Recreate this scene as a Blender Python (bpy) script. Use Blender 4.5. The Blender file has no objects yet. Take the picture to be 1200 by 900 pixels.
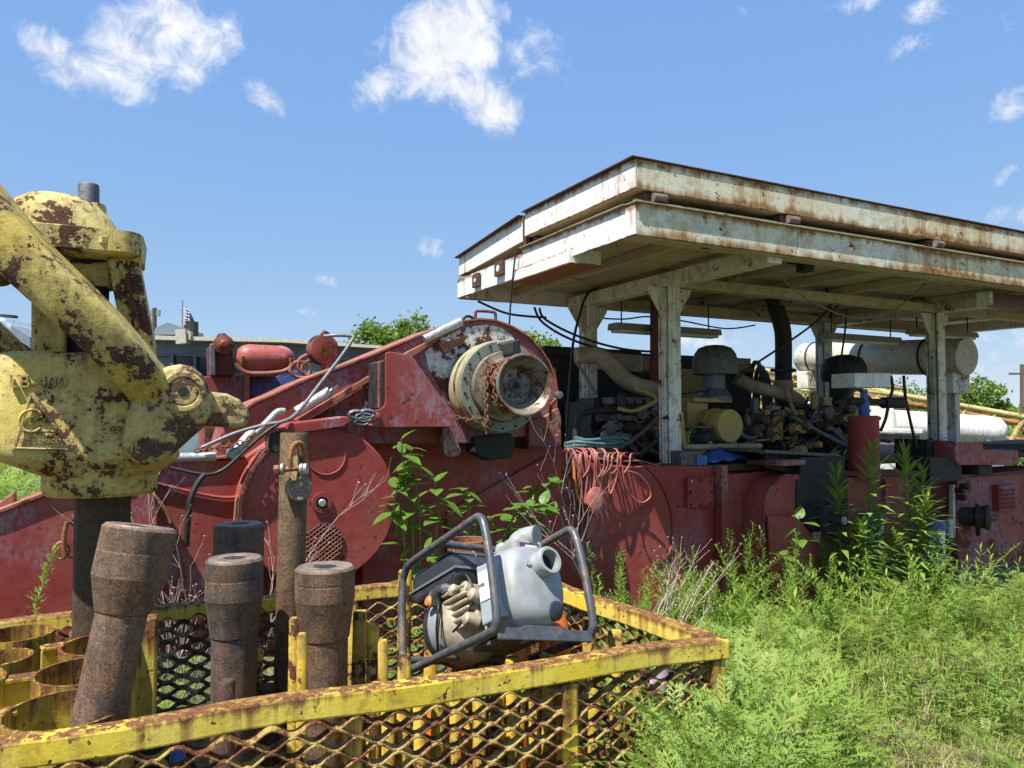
import bpy, bmesh, math, random
import numpy as np
from mathutils import Vector, Matrix
random.seed(7); rng = np.random.default_rng(7)
SC = bpy.context.scene; COL = SC.collection
R = math.radians

# ------------------------------------------------------------------ camera
FPX, EYE, HOR = 880.0, 1.65, 485.0
PITCH = math.atan((HOR-450)/FPX)
cd = bpy.data.cameras.new('camera'); cam = bpy.data.objects.new('camera', cd); COL.objects.link(cam)
cam.location = (0, 0, EYE); cam.rotation_euler = (R(90)+PITCH, 0, 0)
cd.sensor_width = 36; cd.lens = FPX/1200*36; cd.clip_start = .05; cd.clip_end = 5000
SC.camera = cam

# ------------------------------------------------------------------ sun, sky, exposure
SUN_H = Vector((-.66, -.75, 0)).normalized(); SUN_EL = R(62)
SUN_D = SUN_H*math.cos(SUN_EL) + Vector((0, 0, math.sin(SUN_EL)))
sl = bpy.data.lights.new('sun', 'SUN'); so = bpy.data.objects.new('sun', sl); COL.objects.link(so)
sl.energy = 4.2; sl.angle = R(.53); sl.color = (1, .955, .88)
so.rotation_euler = SUN_D.to_track_quat('Z', 'Y').to_euler()
so.location = (-8, -5, 20)
SC.view_settings.view_transform = 'Standard'; SC.view_settings.look = 'None'
EXPO = 1.15; SC.view_settings.exposure = EXPO; SC.cycles.max_bounces = 6; SC.cycles.diffuse_bounces = 3; SC.cycles.glossy_bounces = 2; SC.cycles.transmission_bounces = 3; SC.view_settings.gamma = 1

class NT:                                   # small node-tree helper
    def __init__(s, tree): s.t = tree; s.n = tree.nodes; s.l = tree.links
    def new(s, typ, **kw):
        n = s.n.new(typ)
        for k, v in kw.items():
            if hasattr(n, k) and k not in ('inputs',): setattr(n, k, v)
        return n
    def put(s, sock, v):
        if isinstance(v, bpy.types.NodeSocket): s.l.new(v, sock)
        elif isinstance(v, (tuple, list)) and len(v) == 3 and sock.type == 'RGBA': sock.default_value = (*v, 1)
        else: sock.default_value = v
    def math(s, op, a, b=0.0, c=None, clamp=False):
        n = s.n.new('ShaderNodeMath'); n.operation = op; n.use_clamp = clamp
        s.put(n.inputs[0], a); s.put(n.inputs[1], b)
        if c is not None: s.put(n.inputs[2], c)
        return n.outputs[0]
    def vmath(s, op, a, b=None):
        n = s.n.new('ShaderNodeVectorMath'); n.operation = op; s.put(n.inputs[0], a)
        if b is not None: s.put(n.inputs[1], b)
        return n.outputs['Value'] if op in ('DOT_PRODUCT', 'LENGTH') else n.outputs[0]
    def mix(s, f, a, b, blend='MIX'):
        n = s.n.new('ShaderNodeMix'); n.data_type = 'RGBA'; n.blend_type = blend
        s.put(n.inputs[0], f); s.put(n.inputs[6], a); s.put(n.inputs[7], b); return n.outputs[2]
    def noise(s, vec, scale, detail=4, rough=.6, dist=0.0):
        n = s.n.new('ShaderNodeTexNoise'); s.put(n.inputs['Vector'], vec)
        n.inputs['Scale'].default_value = scale; n.inputs['Detail'].default_value = detail
        n.inputs['Roughness'].default_value = rough; n.inputs['Distortion'].default_value = dist
        return n.outputs['Fac']
    def rng(s, v, a, b, c=0.0, d=1.0, smooth=True):
        n = s.n.new('ShaderNodeMapRange'); n.interpolation_type = 'SMOOTHSTEP' if smooth else 'LINEAR'
        s.put(n.inputs[0], v); s.put(n.inputs[1], a); s.put(n.inputs[2], b); s.put(n.inputs[3], c); s.put(n.inputs[4], d)
        return n.outputs[0]
    def mapping(s, vec, scale=(1, 1, 1), loc=(0, 0, 0), rot=(0, 0, 0)):
        n = s.n.new('ShaderNodeMapping'); s.put(n.inputs[0], vec)
        n.inputs['Scale'].default_value = scale; n.inputs['Location'].default_value = loc; n.inputs['Rotation'].default_value = rot
        return n.outputs[0]

def pray(px, py):
    x = (px-600)/FPX; z = (450-py)/FPX
    return Vector((x, math.cos(PITCH)-z*math.sin(PITCH), math.sin(PITCH)+z*math.cos(PITCH)))

W = bpy.data.worlds.new('World'); SC.world = W; W.use_nodes = True
def build_world():
    t = NT(W.node_tree); t.n.clear()
    out = t.new('ShaderNodeOutputWorld'); bg = t.new('ShaderNodeBackground'); t.l.new(bg.outputs[0], out.inputs[0])
    sky = t.new('ShaderNodeTexSky'); sky.sky_type = 'NISHITA'; sky.sun_disc = False
    sky.sun_elevation = SUN_EL; sky.sun_rotation = math.atan2(SUN_D.x, SUN_D.y)
    sky.altitude = 200; sky.air_density = .64; sky.dust_density = .05; sky.ozone_density = 1.8
    d = t.new('ShaderNodeTexCoord').outputs['Generated']
    dn = t.vmath('NORMALIZE', d)
    n1 = t.noise(dn, 7, 4, .62, .35); n2 = t.noise(dn, 26, 5, .68, .6)
    nz = t.math('ADD', t.math('MULTIPLY', n1, .62), t.math('MULTIPLY', n2, .38))
    # clouds in view: centre, half axes (degrees) and roll
    cl = [((75, 70), 3.4, 1.9, -18, .95), ((150, 50), 5.2, 2.7, 40, 1.0), ((185, 8), 2.2, 2.0, 30, .9), ((150, 105), 2.3, 1.5, -20, .8),
          ((240, 62), 3.6, 1.6, 58, .85), ((308, 112), 2.3, 1.1, -30, .75), ((280, 170), .5, .4, 0, .5),
          ((505, 55), 4.6, 3.3, 45, 1.15), ((470, 95), 4.4, 2.0, 20, 1.05), ((530, 20), 3.0, 2.4, 0, 1.05), ((560, 120), 3.2, 1.8, -35, 1.05),
          ((650, 68), 4.2, 2.2, -25, .66), ((505, 290), 1.4, 1.3, 0, .7), ((283, 316), 2.4, .8, -15, .62), ((380, 325), 1.8, .8, -20, .55), ((360, 366), 1.2, .6, 0, .5),
          ((1005, 3), 2.0, 1.0, 0, .8), ((1085, 8), 2.2, 1.2, -10, .65), ((1048, 62), 2.6, 1.0, 15, .65), ((1190, 118), 1.6, 1.2, 20, .8), ((1175, 207), 1.6, .6, 40, .55),
          ((1190, 250), 2.5, 1.2, 0, .75), ((690, 390), 8, 2.6, -4, .44), ((850, 400), 10, 2.6, 0, .42), ((1150, 400), 9, 2.4, 4, .42), ((1180, 440), 8, 1.6, 0, .38)]
    cov = None
    for (px, py), a, b, roll, amp in cl:
        c = pray(px, py).normalized(); ex = c.cross(Vector((0, 0, 1))).normalized(); ey = ex.cross(c)
        cr, sr = math.cos(R(roll)), math.sin(R(roll))
        e1 = (ex*cr+ey*sr)/math.sin(R(a)); e2 = (ey*cr-ex*sr)/math.sin(R(b))
        # two dot products against the tangent axes, plus a half-space test folded into the sum
        u = t.vmath('DOT_PRODUCT', dn, e1); v = t.vmath('DOT_PRODUCT', dn, e2); w = t.vmath('DOT_PRODUCT', dn, c)
        q = t.math('ADD', t.math('MULTIPLY', u, u), t.math('MULTIPLY', v, v))
        f = t.math('SUBTRACT', amp, t.math('MULTIPLY', q, .55))
        f = t.math('MULTIPLY', f, t.math('GREATER_THAN', w, .3))
        cov = f if cov is None else t.math('MAXIMUM', cov, f)
    cov = t.math('MAXIMUM', cov, t.rng(t.noise(t.mapping(dn, (1, 1, 2.2)), 2.1, 2, .5), .62, .80, 0, .8))   # sparse fair-weather clouds elsewhere
    dens = t.rng(t.math('ADD', t.math('MULTIPLY', cov, .62), t.math('MULTIPLY', t.math('SUBTRACT', nz, .5), 2.1)), .24, .72)
    shade = t.rng(n2, .3, .7, .84, 1.04)
    strength = .15; kx = 1/(strength*2**EXPO)
    sc_ = t.new('ShaderNodeSeparateColor'); t.l.new(sky.outputs[0], sc_.inputs[0]); skc = t.new('ShaderNodeCombineColor')
    for i, (tp, g, s0) in enumerate(((.225, .52, .778), (.425, .34, 1.346), (.83, .06, 2.638))):      # clear-air sky, evened out towards the horizon as a camera renders it
        t.put(skc.inputs[i], t.math('MULTIPLY', t.math('POWER', t.math('DIVIDE', sc_.outputs[i], s0), g), tp*kx))
    cw = 1.04*kx
    cc = t.new('ShaderNodeCombineColor')
    for i, k in enumerate((.99, 1.0, 1.03)): t.put(cc.inputs[i], t.math('MULTIPLY', shade, cw*k))
    col = t.mix(t.math('MULTIPLY', dens, .93), skc.outputs[0], cc.outputs[0])
    t.l.new(col, bg.inputs[0]); bg.inputs[1].default_value = strength
build_world()
W.cycles.sampling_method = 'MANUAL'; W.cycles.sample_map_resolution = 256

# ------------------------------------------------------------------ pixel rays to places
U = Vector((.889, .459, 0)).normalized(); V = Vector((-.459, .889, 0)).normalized(); Z = Vector((0, 0, 1))
CAM = Vector((0, 0, EYE))
def at_t(px, py, t): r = pray(px, py); return CAM + r*(t/r.dot(V))          # plane parallel to the rig's long side
def at_s(px, py, s): r = pray(px, py); return CAM + r*(s/r.dot(U))
def at_y(px, py, y): r = pray(px, py); return CAM + r*(y/r.y)
def at_z(px, py, z): r = pray(px, py); return CAM + r*((z-EYE)/r.z)
A = Vector((.92, .39, 0)).normalized(); B = Vector((-.39, .92, 0)).normalized()   # basket axes
def at_b(px, py, b): r = pray(px, py); return CAM + r*(b/r.dot(B))
def rig(s, t, z): return U*s + V*t + Z*z
def bas(a, b, z): return A*a + B*b + Z*z

# ------------------------------------------------------------------ mesh builder
class MB:
    def __init__(s): s.v = []; s.f = []
    def add(s, vs, fs):
        o = len(s.v); s.v += [tuple(p) for p in vs]; s.f += [tuple(i+o for i in f) for f in fs]; return s
    def box(s, c, sx, sy, sz, ax=(Vector((1, 0, 0)), Vector((0, 1, 0)), Z)):
        c = Vector(c); P = []
        for k in (-.5, .5):
            for i, j in ((-.5, -.5), (.5, -.5), (.5, .5), (-.5, .5)): P.append(c+ax[0]*(i*sx)+ax[1]*(j*sy)+ax[2]*(k*sz))
        if ax[0].cross(ax[1]).dot(ax[2]) < 0:
            return s.add(P, [(0, 1, 2, 3), (7, 6, 5, 4), (4, 5, 1, 0), (5, 6, 2, 1), (6, 7, 3, 2), (7, 4, 0, 3)])
        return s.add(P, [(3, 2, 1, 0), (4, 5, 6, 7), (0, 1, 5, 4), (1, 2, 6, 5), (2, 3, 7, 6), (3, 0, 4, 7)])
    def prism(s, pts, vec):
        n = len(pts); vec = Vector(vec); nrm = Vector((0, 0, 0))
        for i in range(n): nrm += Vector(pts[i]).cross(Vector(pts[(i+1) % n]))
        P = [Vector(p) for p in pts]; Q = [p+vec for p in P]
        if nrm.dot(vec) > 0: P, Q = Q, P
        return s.add(P+Q, [tuple(range(n)), tuple(range(2*n-1, n-1, -1))] + [(i, i+n, (i+1) % n+n, (i+1) % n) for i in range(n)])
    def tube(s, path, r, n=8, closed=False, sq=None):
        P = [Vector(p) for p in path]; m = len(P); rs = r if isinstance(r, (list, tuple)) else [r]*m
        rings = []; prev = None
        for i in range(m):
            a = P[i-1] if (i or closed) else P[i]; b = P[(i+1) % m] if (i < m-1 or closed) else P[i]
            t = (b-a).normalized() if (b-a).length > 1e-9 else Vector((0, 0, 1))
            if prev is None:
                up = Z if abs(t.z) < .9 else Vector((1, 0, 0)); x = t.cross(up).normalized()
            else:
                x = (prev - t*prev.dot(t)); x = x.normalized() if x.length > 1e-6 else t.orthogonal().normalized()
            prev = x; y = t.cross(x)
            ring = []
            for k in range(n):
                th = 2*math.pi*k/n; c, sn = math.cos(th), math.sin(th)
                if sq: c = math.copysign(abs(c)**sq[2], c)*sq[0]; sn = math.copysign(abs(sn)**sq[2], sn)*sq[1]
                ring.append(P[i]+(x*c+y*sn)*rs[i])
            rings.append(ring)
        vs = [p for g in rings for p in g]; fs = []
        for i in range(m if closed else m-1):
            j = (i+1) % m
            for k in range(n): fs.append((i*n+k, i*n+(k+1) % n, j*n+(k+1) % n, j*n+k))
        if not closed: fs += [tuple(range(n-1, -1, -1)), tuple(range((m-1)*n, m*n))]
        return s.add(vs, fs)
    def lathe(s, o, ax, prof, n=24, caps=True, sx=1.0, ref=None):
        o = Vector(o); ax = Vector(ax).normalized()
        x = (Vector(ref)-ax*ax.dot(Vector(ref))).normalized() if ref is not None else ax.orthogonal().normalized(); y = ax.cross(x)
        vs = []; fs = []
        for r, h in prof:
            for k in range(n):
                th = 2*math.pi*k/n; vs.append(o+ax*h+x*(r*math.cos(th)*sx)+y*(r*math.sin(th)))
        for i in range(len(prof)-1):
            for k in range(n): fs.append((i*n+k, i*n+(k+1) % n, (i+1)*n+(k+1) % n, (i+1)*n+k))
        if caps: fs += [tuple(range(n-1, -1, -1)), tuple(range((len(prof)-1)*n, len(prof)*n))]
        return s.add(vs, fs)
    def cyl(s, p0, p1, r0, r1=None, n=16):
        p0, p1 = Vector(p0), Vector(p1)
        return s.lathe(p0, p1-p0, [(r0, 0), (r0 if r1 is None else r1, (p1-p0).length)], n)
    def build(s, name, mat, parent=None, smooth=None, bevel=0, seg=2, M=None):
        me = bpy.data.meshes.new(name); me.from_pydata(s.v, [], s.f); me.materials.append(MAT[mat] if isinstance(mat, str) else mat)
        o = bpy.data.objects.new(name, me); COL.objects.link(o)
        if parent is not None:
            o.parent = parent; o.matrix_parent_inverse = BASE[parent.name].inverted()
        if M is not None: me.transform(M)
        me.validate()
        if smooth: 
            me.polygons.foreach_set('use_smooth', [True]*len(me.polygons)); me.set_sharp_from_angle(angle=R(smooth))
        if bevel:
            b = o.modifiers.new('bevel', 'BEVEL'); b.width = bevel; b.segments = seg; b.limit_method = 'ANGLE'; b.angle_limit = R(40)
        BASE[o.name] = Matrix.Identity(4)
        return o
BASE = {}
def tag(o, label=None, cat=None, group=None, kind=None):
    if label: o['label'] = label
    if cat: o['category'] = cat
    if group: o['group'] = group
    if kind: o['kind'] = kind
    return o
def thing(name, loc, label, cat, group=None):
    o = bpy.data.objects.new(name, None); COL.objects.link(o); o.location = loc; o.empty_display_size = .1
    BASE[o.name] = Matrix.Translation(Vector(loc)); return tag(o, label, cat, group)
def npmesh(name, v, f, mat):               # triangles from numpy arrays
    me = bpy.data.meshes.new(name); v = np.asarray(v, np.float32); f = np.asarray(f, np.int32)
    me.vertices.add(len(v)); me.vertices.foreach_set('co', v.ravel())
    me.loops.add(f.size); me.loops.foreach_set('vertex_index', f.ravel())
    me.polygons.add(len(f)); me.polygons.foreach_set('loop_start', np.arange(0, f.size, 3, dtype=np.int32))
    me.polygons.foreach_set('loop_total', np.full(len(f), 3, np.int32))
    me.update(calc_edges=True); me.materials.append(MAT[mat]); return me
def arc(c, r, a0, a1, n, ex, ez): return [c+ex*(r*math.cos(R(a0+(a1-a0)*i/n)))+ez*(r*math.sin(R(a0+(a1-a0)*i/n))) for i in range(n+1)]
def smoothpath(pts, k=6, closed=False):     # Catmull-Rom through points
    P = [Vector(p) for p in pts]; n = len(P); out = []
    for i in range(n if closed else n-1):
        g = lambda j: P[j % n] if closed else P[max(0, min(n-1, j))]
        a, b, c, d = g(i-1), g(i), g(i+1), g(i+2)
        for j in range(k):
            t = j/k; out.append(.5*((2*b)+(c-a)*t+(2*a-5*b+4*c-d)*t*t+(-a+3*b-3*c+d)*t**3))
    if not closed: out.append(P[-1])
    return out
def text_mesh(body, size, M, mat, parent, name='lettering', ext=.002):
    c = bpy.data.curves.new('t', 'FONT'); c.body = body; c.size = size; c.extrude = ext; c.align_x = 'CENTER'; c.align_y = 'CENTER'; c.resolution_u = 3
    o = bpy.data.objects.new('t', c); COL.objects.link(o)
    me = bpy.data.meshes.new_from_object(o); bpy.data.objects.remove(o)
    me.name = name; me.transform(M); me.materials.clear(); me.materials.append(MAT[mat])
    q = bpy.data.objects.new(name, me); COL.objects.link(q); q.parent = parent; q.matrix_parent_inverse = BASE[parent.name].inverted(); BASE[q.name] = Matrix.Identity(4)
    return q
def frame(o, x, y, z):
    M = Matrix.Identity(4)
    for i, c in enumerate((x, y, z, o)):
        for j in range(3): M[j][i] = c[j]
    return M

# ------------------------------------------------------------------ materials
MAT = {}
def base_mat(name):
    m = bpy.data.materials.new(name); m.use_nodes = True; t = NT(m.node_tree)
    MAT[name] = m; return m, t, t.n['Principled BSDF'], t.new('ShaderNodeTexCoord').outputs['Object']
RUST_D, RUST_O = (.030, .014, .009), (.17, .062, .022)
def paint(name, col, fade=None, rust=.35, scale=5, chip=.03, streak=.3, under=None, under_amt=.3, rough=.5, rust_d=RUST_D, rust_o=RUST_O, metal=0.0, top=0.0, bump=.25, sf=38, edge=None):
    """weathered paint: faded patches, an older coat showing through, chips down to rust, run-down rust streaks, fine pitting and grime"""
    m, t, p, co = base_mat(name)
    fade = fade or tuple(c*.75+.08 for c in col)
    n1 = t.noise(co, scale, 5, .64, .4); n6 = t.noise(co, scale*6, 4, .68); nlow = t.noise(co, scale*.55, 3, .55); nf = t.noise(co, scale*22, 3, .7)
    c = t.mix(t.rng(nlow, .35, .66), col, fade)
    c = t.mix(t.math('MULTIPLY', t.rng(n6, .42, .72), .45), c, tuple(k*.62 for k in col))
    c = t.mix(t.math('MULTIPLY', t.rng(nf, .42, .7), .4), c, tuple(k*.55 for k in fade))
    if under:
        um = t.math('MULTIPLY', t.rng(t.noise(co, scale*.8, 3, .5), .66-under_amt*.35, .76-under_amt*.25), t.rng(t.noise(t.mapping(co, (1, 1, .45)), scale*12, 5, .8), .42, .62))
        c = t.mix(t.math('MULTIPLY', um, .75), c, under)
    st = t.noise(t.mapping(co, (sf, sf, 1.3)), 1.0, 3, .6)
    sm = t.math('MULTIPLY', t.rng(st, .47, .64), t.math('MULTIPLY', t.rng(nlow, .36, .58), streak))
    c = t.mix(sm, c, rust_o)
    rc = t.mix(t.rng(t.math('ADD', t.math('MULTIPLY', n6, .5), t.math('MULTIPLY', nf, .5)), .40, .62), rust_d, rust_o)
    rn = t.math('ADD', t.math('MULTIPLY', n1, .7), t.math('MULTIPLY', n6, .3))
    thr = .74-rust*.42
    mask = t.rng(rn, thr, thr+chip)
    pit = t.math('MULTIPLY', t.rng(t.noise(co, scale*7, 3, .6), .69-rust*.17, .71-rust*.17), t.rng(n1, .40, .55))
    mask = t.math('MAXIMUM', mask, pit)
    halo = t.math('MULTIPLY', t.rng(rn, thr-.10, thr), .35)
    c = t.mix(halo, c, rust_o)
    if top:                                  # the upper side weathers first
        g = t.new('ShaderNodeNewGeometry'); sz = t.new('ShaderNodeSeparateXYZ'); t.l.new(g.outputs['Normal'], sz.inputs[0])
        tm = t.math('MULTIPLY', t.rng(sz.outputs[2], .55, .9), t.rng(n6, .62-top*.3, .68-top*.3))
        mask = t.math('MAXIMUM', mask, tm)
    if edge:                                 # rust creeping in from the board's rims: (lower, upper) reach as a share of its height
        gx = t.new('ShaderNodeSeparateXYZ'); t.l.new(t.new('ShaderNodeTexCoord').outputs['Generated'], gx.inputs[0])
        ev = t.math('MAXIMUM', t.rng(gx.outputs[2], edge[0], 0.0), t.rng(gx.outputs[2], 1-edge[1], 1.0))
        ep = t.math('ADD', t.math('MULTIPLY', ev, .55), t.math('MULTIPLY', t.math('SUBTRACT', t.math('ADD', t.math('MULTIPLY', st, .5), t.math('MULTIPLY', nlow, .5)), .5), 2.4))
        c = t.mix(t.math('MULTIPLY', t.rng(ep, .18, .5), .8), c, rust_o)
        mask = t.math('MAXIMUM', mask, t.math('MULTIPLY', t.rng(ep, .42, .6), t.rng(n6, .40, .55)))
    c = t.mix(mask, c, rc)
    t.put(p.inputs['Base Color'], c); t.put(p.inputs['Roughness'], t.math('ADD', t.math('MULTIPLY', mask, .9-rough), rough))
    p.inputs['Metallic'].default_value = metal; p.inputs['Specular IOR Level'].default_value = .3
    bp = t.new('ShaderNodeBump'); bp.inputs['Strength'].default_value = bump; bp.inputs['Distance'].default_value = .005
    h = t.math('SUBTRACT', t.math('ADD', t.math('MULTIPLY', nf, .5), t.math('MULTIPLY', n6, .4)), t.math('MULTIPLY', mask, .8))
    t.put(bp.inputs['Height'], h); t.l.new(bp.outputs[0], p.inputs['Normal']); return m
def steel(name, a, b, scale=30, rough=.75, metal=.2, bump=.35, c3=None, k3=.5):
    m, t, p, co = base_mat(name)
    n1 = t.noise(co, scale, 5, .7); nf = t.noise(co, scale*6, 4, .75); nl = t.noise(co, scale*.3, 4, .65)
    c = t.mix(t.rng(t.math('ADD', t.math('MULTIPLY', n1, .5), t.math('MULTIPLY', nf, .5)), .40, .60), a, b)
    if c3: c = t.mix(t.math('MULTIPLY', t.rng(nl, .74-k3*.4, .86-k3*.4), t.rng(nf, .38, .62)), c, c3)
    c = t.mix(t.math('MULTIPLY', t.rng(nf, .56, .64), .5), c, tuple(min(1, k*1.5) for k in b))
    c = t.mix(t.math('MULTIPLY', t.rng(nf, .42, .36), .5), c, tuple(k*.4 for k in a))
    c = t.mix(t.math('MULTIPLY', t.rng(t.noise(t.mapping(co, (24, 24, 1.5)), 1, 3, .6), .47, .68), .45), c, tuple(k*.55 for k in a))
    t.put(p.inputs['Base Color'], c); t.put(p.inputs['Roughness'], t.rng(n1, .3, .7, rough-.15, min(1, rough+.15)))
    p.inputs['Metallic'].default_value = metal
    bp = t.new('ShaderNodeBump'); bp.inputs['Strength'].default_value = bump; bp.inputs['Distance'].default_value = .005
    t.put(bp.inputs['Height'], t.math('ADD', nf, n1)); t.l.new(bp.outputs[0], p.inputs['Normal']); return m
def plain(name, col, rough=.5, metal=0.0, var=.25, scale=25, dirt=None, dirt_amt=.3, bump=.08):
    m, t, p, co = base_mat(name)
    c = t.mix(t.rng(t.noise(co, scale, 5, .65), .3, .7), tuple(k*(1-var) for k in col), tuple(min(1, k*(1+var*.5)) for k in col))
    if dirt: c = t.mix(t.math('MULTIPLY', t.rng(t.noise(co, scale*.35, 6, .7), .5, .68), dirt_amt), c, dirt)
    t.put(p.inputs['Base Color'], c); p.inputs['Metallic'].default_value = metal
    t.put(p.inputs['Roughness'], t.rng(t.noise(co, scale*1.7, 4, .6), .3, .7, max(.05, rough-.12), min(1, rough+.12)))
    bp = t.new('ShaderNodeBump'); bp.inputs['Strength'].default_value = bump; bp.inputs['Distance'].default_value = .003
    t.put(bp.inputs['Height'], t.noise(co, scale*4, 4, .6)); t.l.new(bp.outputs[0], p.inputs['Normal']); return m
def leafy(name, a, b, c3=None, trans=.35, rough=.55, sc=1.3):
    m, t, p, co = base_mat(name)
    isl = t.new('ShaderNodeNewGeometry').outputs['Random Per Island']
    c = t.mix(t.rng(t.noise(co, sc, 4, .6), .34, .66), a, b)
    c = t.mix(t.math('MULTIPLY', isl, .55), c, tuple(k*.62 for k in a))
    if c3: c = t.mix(t.rng(isl, .88, .93), c, c3)
    t.put(p.inputs['Base Color'], c); p.inputs['Roughness'].default_value = rough; p.inputs['Specular IOR Level'].default_value = .35
    tr = t.new('ShaderNodeBsdfTranslucent'); t.put(tr.inputs[0], t.mix(.6, c, (.30, .42, .05)))
    ms = t.new('ShaderNodeMixShader'); ms.inputs[0].default_value = trans
    t.l.new(p.outputs[0], ms.inputs[1]); t.l.new(tr.outputs[0], ms.inputs[2]); t.l.new(ms.outputs[0], t.n['Material Output'].inputs[0]); return m

YEL, YELF = (.74, .55, .05), (.76, .60, .13)
paint('yellow_basket', YEL, YELF, rust=.30, scale=6, streak=.5, edge=(.2, .55), rust_o=(.20, .085, .03), rough=.5, top=.55)
paint('yellow_sleeve', (.60, .45, .05), (.62, .49, .10), edge=(.05, .22), rust=.3, scale=7, streak=.55, top=.6)
paint('yellow_rod', (.58, .38, .035), (.56, .40, .07), rust=.52, scale=9, streak=.5, rust_d=(.03, .014, .01), rust_o=(.10, .04, .02))
paint('yellow_mesh', (.34, .26, .07), (.38, .30, .10), rust=.62, scale=14, streak=.2)
paint('yellow_cast', (.56, .43, .09), (.62, .51, .19), rust=.45, scale=7, chip=.018, streak=.22, rough=.55, rust_d=(.035, .017, .012), rust_o=(.12, .055, .028), bump=.5)
paint('yellow_bail', (.54, .41, .075), (.60, .48, .15), rust=.45, top=.75, scale=6.5, chip=.02, streak=.3, rough=.5, rust_d=(.04, .022, .016), rust_o=(.11, .06, .038), bump=.5)
paint('yellow_worn', (.52, .41, .12), (.58, .48, .20), rust=.57, scale=7, chip=.04, streak=.3, rust_d=(.05, .028, .018), rust_o=(.14, .08, .045), bump=.5)
steel('rust_stem', (.045, .03, .018), (.09, .06, .028), 18, c3=(.22, .16, .05), k3=.12)
steel('rust_sub', (.085, .056, .040), (.20, .125, .074), 26, rough=.7, metal=.25, c3=(.26, .13, .06), k3=.62)
steel('rust_sub_grey', (.070, .058, .052), (.165, .12, .09), 30, rough=.65, metal=.3, c3=(.23, .115, .055), k3=.6)
steel('rust_face', (.16, .12, .10), (.30, .24, .19), 34, rough=.6, metal=.45, c3=(.20, .10, .05), k3=.4)
steel('rust_pipe', (.075, .046, .024), (.17, .105, .052), 22, c3=(.22, .17, .06), k3=.3)
steel('rust_orange', (.17, .065, .022), (.33, .14, .05), 16, metal=0)
steel('rust_brown', (.05, .026, .018), (.13, .062, .036), 24, metal=.1)
RED, REDF = (.28, .034, .028), (.33, .090, .075)
paint('red_main', RED, REDF, rust=.25, scale=2.8, streak=.25, under=(.30, .25, .31), under_amt=.62, rough=.6)
paint('red_blue', (.26, .036, .031), (.31, .09, .075), rust=.40, scale=2.6, streak=.15, under=(.20, .21, .33), under_amt=.75, rough=.5)
paint('red_plain', (.315, .036, .030), (.36, .085, .070), rust=.22, scale=2.6, streak=.25, under=(.27, .17, .20), under_amt=.36, rough=.6)
paint('red_rough', (.20, .035, .03), (.28, .10, .085), rust=.46, scale=3.2, streak=.3, under=(.4, .38, .37), under_amt=.5, rough=.55)
paint('red_edge', (.30, .085, .06), (.36, .15, .10), rust=.4, scale=8, streak=.1, rough=.6)
paint('red_tank', (.34, .055, .045), (.40, .12, .10), rust=.2, scale=5, streak=.05, under=(.5, .42, .36), under_amt=.2, rough=.4)
paint('red_dark', (.085, .018, .018), (.12, .03, .028), rust=.4, scale=3, streak=.2, under=(.12, .13, .25), under_amt=.4, rough=.6)
paint('maroon_beam', (.10, .035, .035), (.13, .05, .045), rust=.3, scale=4, streak=.3)
paint('blue_paint', (.06, .11, .36), (.10, .16, .38), rust=.25, scale=5, under=(.22, .05, .05), under_amt=.3)
paint('white_chip', (.70, .73, .66), (.66, .70, .63), rust=.56, scale=4.2, chip=.02, streak=.3, rust_d=(.05, .02, .016), rust_o=(.14, .06, .035), bump=.5)
paint('roof_white', (.78, .78, .74), (.72, .73, .69), rust=.18, scale=3, streak=.12, sf=14, edge=(.08, .3), top=.5, rough=.5, rust_o=(.30, .14, .05))
paint('roof_front', (.72, .72, .58), (.70, .58, .33), rust=.36, scale=1.7, chip=.12, streak=.5, top=.5, rough=.5, rust_o=(.36, .18, .06), rust_d=(.07, .03, .015), sf=11, edge=(.5, .4))
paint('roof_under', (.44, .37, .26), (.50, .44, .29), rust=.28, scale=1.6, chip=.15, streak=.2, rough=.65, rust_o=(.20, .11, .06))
paint('post_white', (.72, .73, .65), (.68, .68, .55), rust=.36, scale=6, chip=.02, streak=.5, rough=.5)
paint('green_grey', (.19, .225, .18), (.23, .26, .21), rust=.34, scale=6, streak=.3, rough=.5)
paint('pale_yellow', (.36, .34, .18), (.40, .37, .23), rust=.25, scale=7, streak=.3, rough=.5)
paint('spool', (.24, .24, .20), (.27, .26, .22), rust=.56, scale=9, chip=.08, streak=.2, rough=.45, metal=.3)
paint('white_tank', (.72, .72, .66), (.74, .74, .70), rust=.10, scale=2, streak=.35, rough=.45)
paint('muffler_paint', (.52, .50, .42), (.56, .54, .44), rust=.15, scale=2, streak=.35, rough=.5)
paint('cat_yellow', (.46, .31, .07), (.43, .31, .12), rust=.2, scale=4, streak=.2, rough=.55)
paint('mast_yellow', (.55, .42, .12), (.58, .48, .22), rust=.35, scale=3, streak=.2)
paint('mast_rust', (.40, .20, .06), (.34, .18, .08), rust=.5, scale=3, streak=.2)
steel('engine_dark', (.012, .011, .010), (.032, .028, .024), 20, rough=.7, metal=.2, c3=(.10, .09, .07), k3=.25)
steel('engine_mix', (.05, .05, .052), (.17, .155, .14), 28, rough=.6, metal=.3, c3=(.20, .14, .05), k3=.45)
steel('black_iron', (.016, .016, .017), (.04, .037, .034), 22, rough=.7, metal=.2)
steel('grey_metal', (.10, .105, .11), (.18, .185, .19), 26, rough=.55, metal=.5)
steel('zinc', (.36, .36, .34), (.55, .54, .50), 40, rough=.45, metal=.6, bump=.12, c3=(.25, .15, .07), k3=.2)
steel('chain_rust', (.12, .055, .03), (.26, .12, .055), 60, metal=.2)
plain('pipe_tan', (.30, .24, .15), .7, 0, .3, 8, (.10, .07, .04), .5)
plain('rubber', (.014, .014, .014), .65, 0, .3, 30)
plain('cable_black', (.012, .012, .013), .55)
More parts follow.
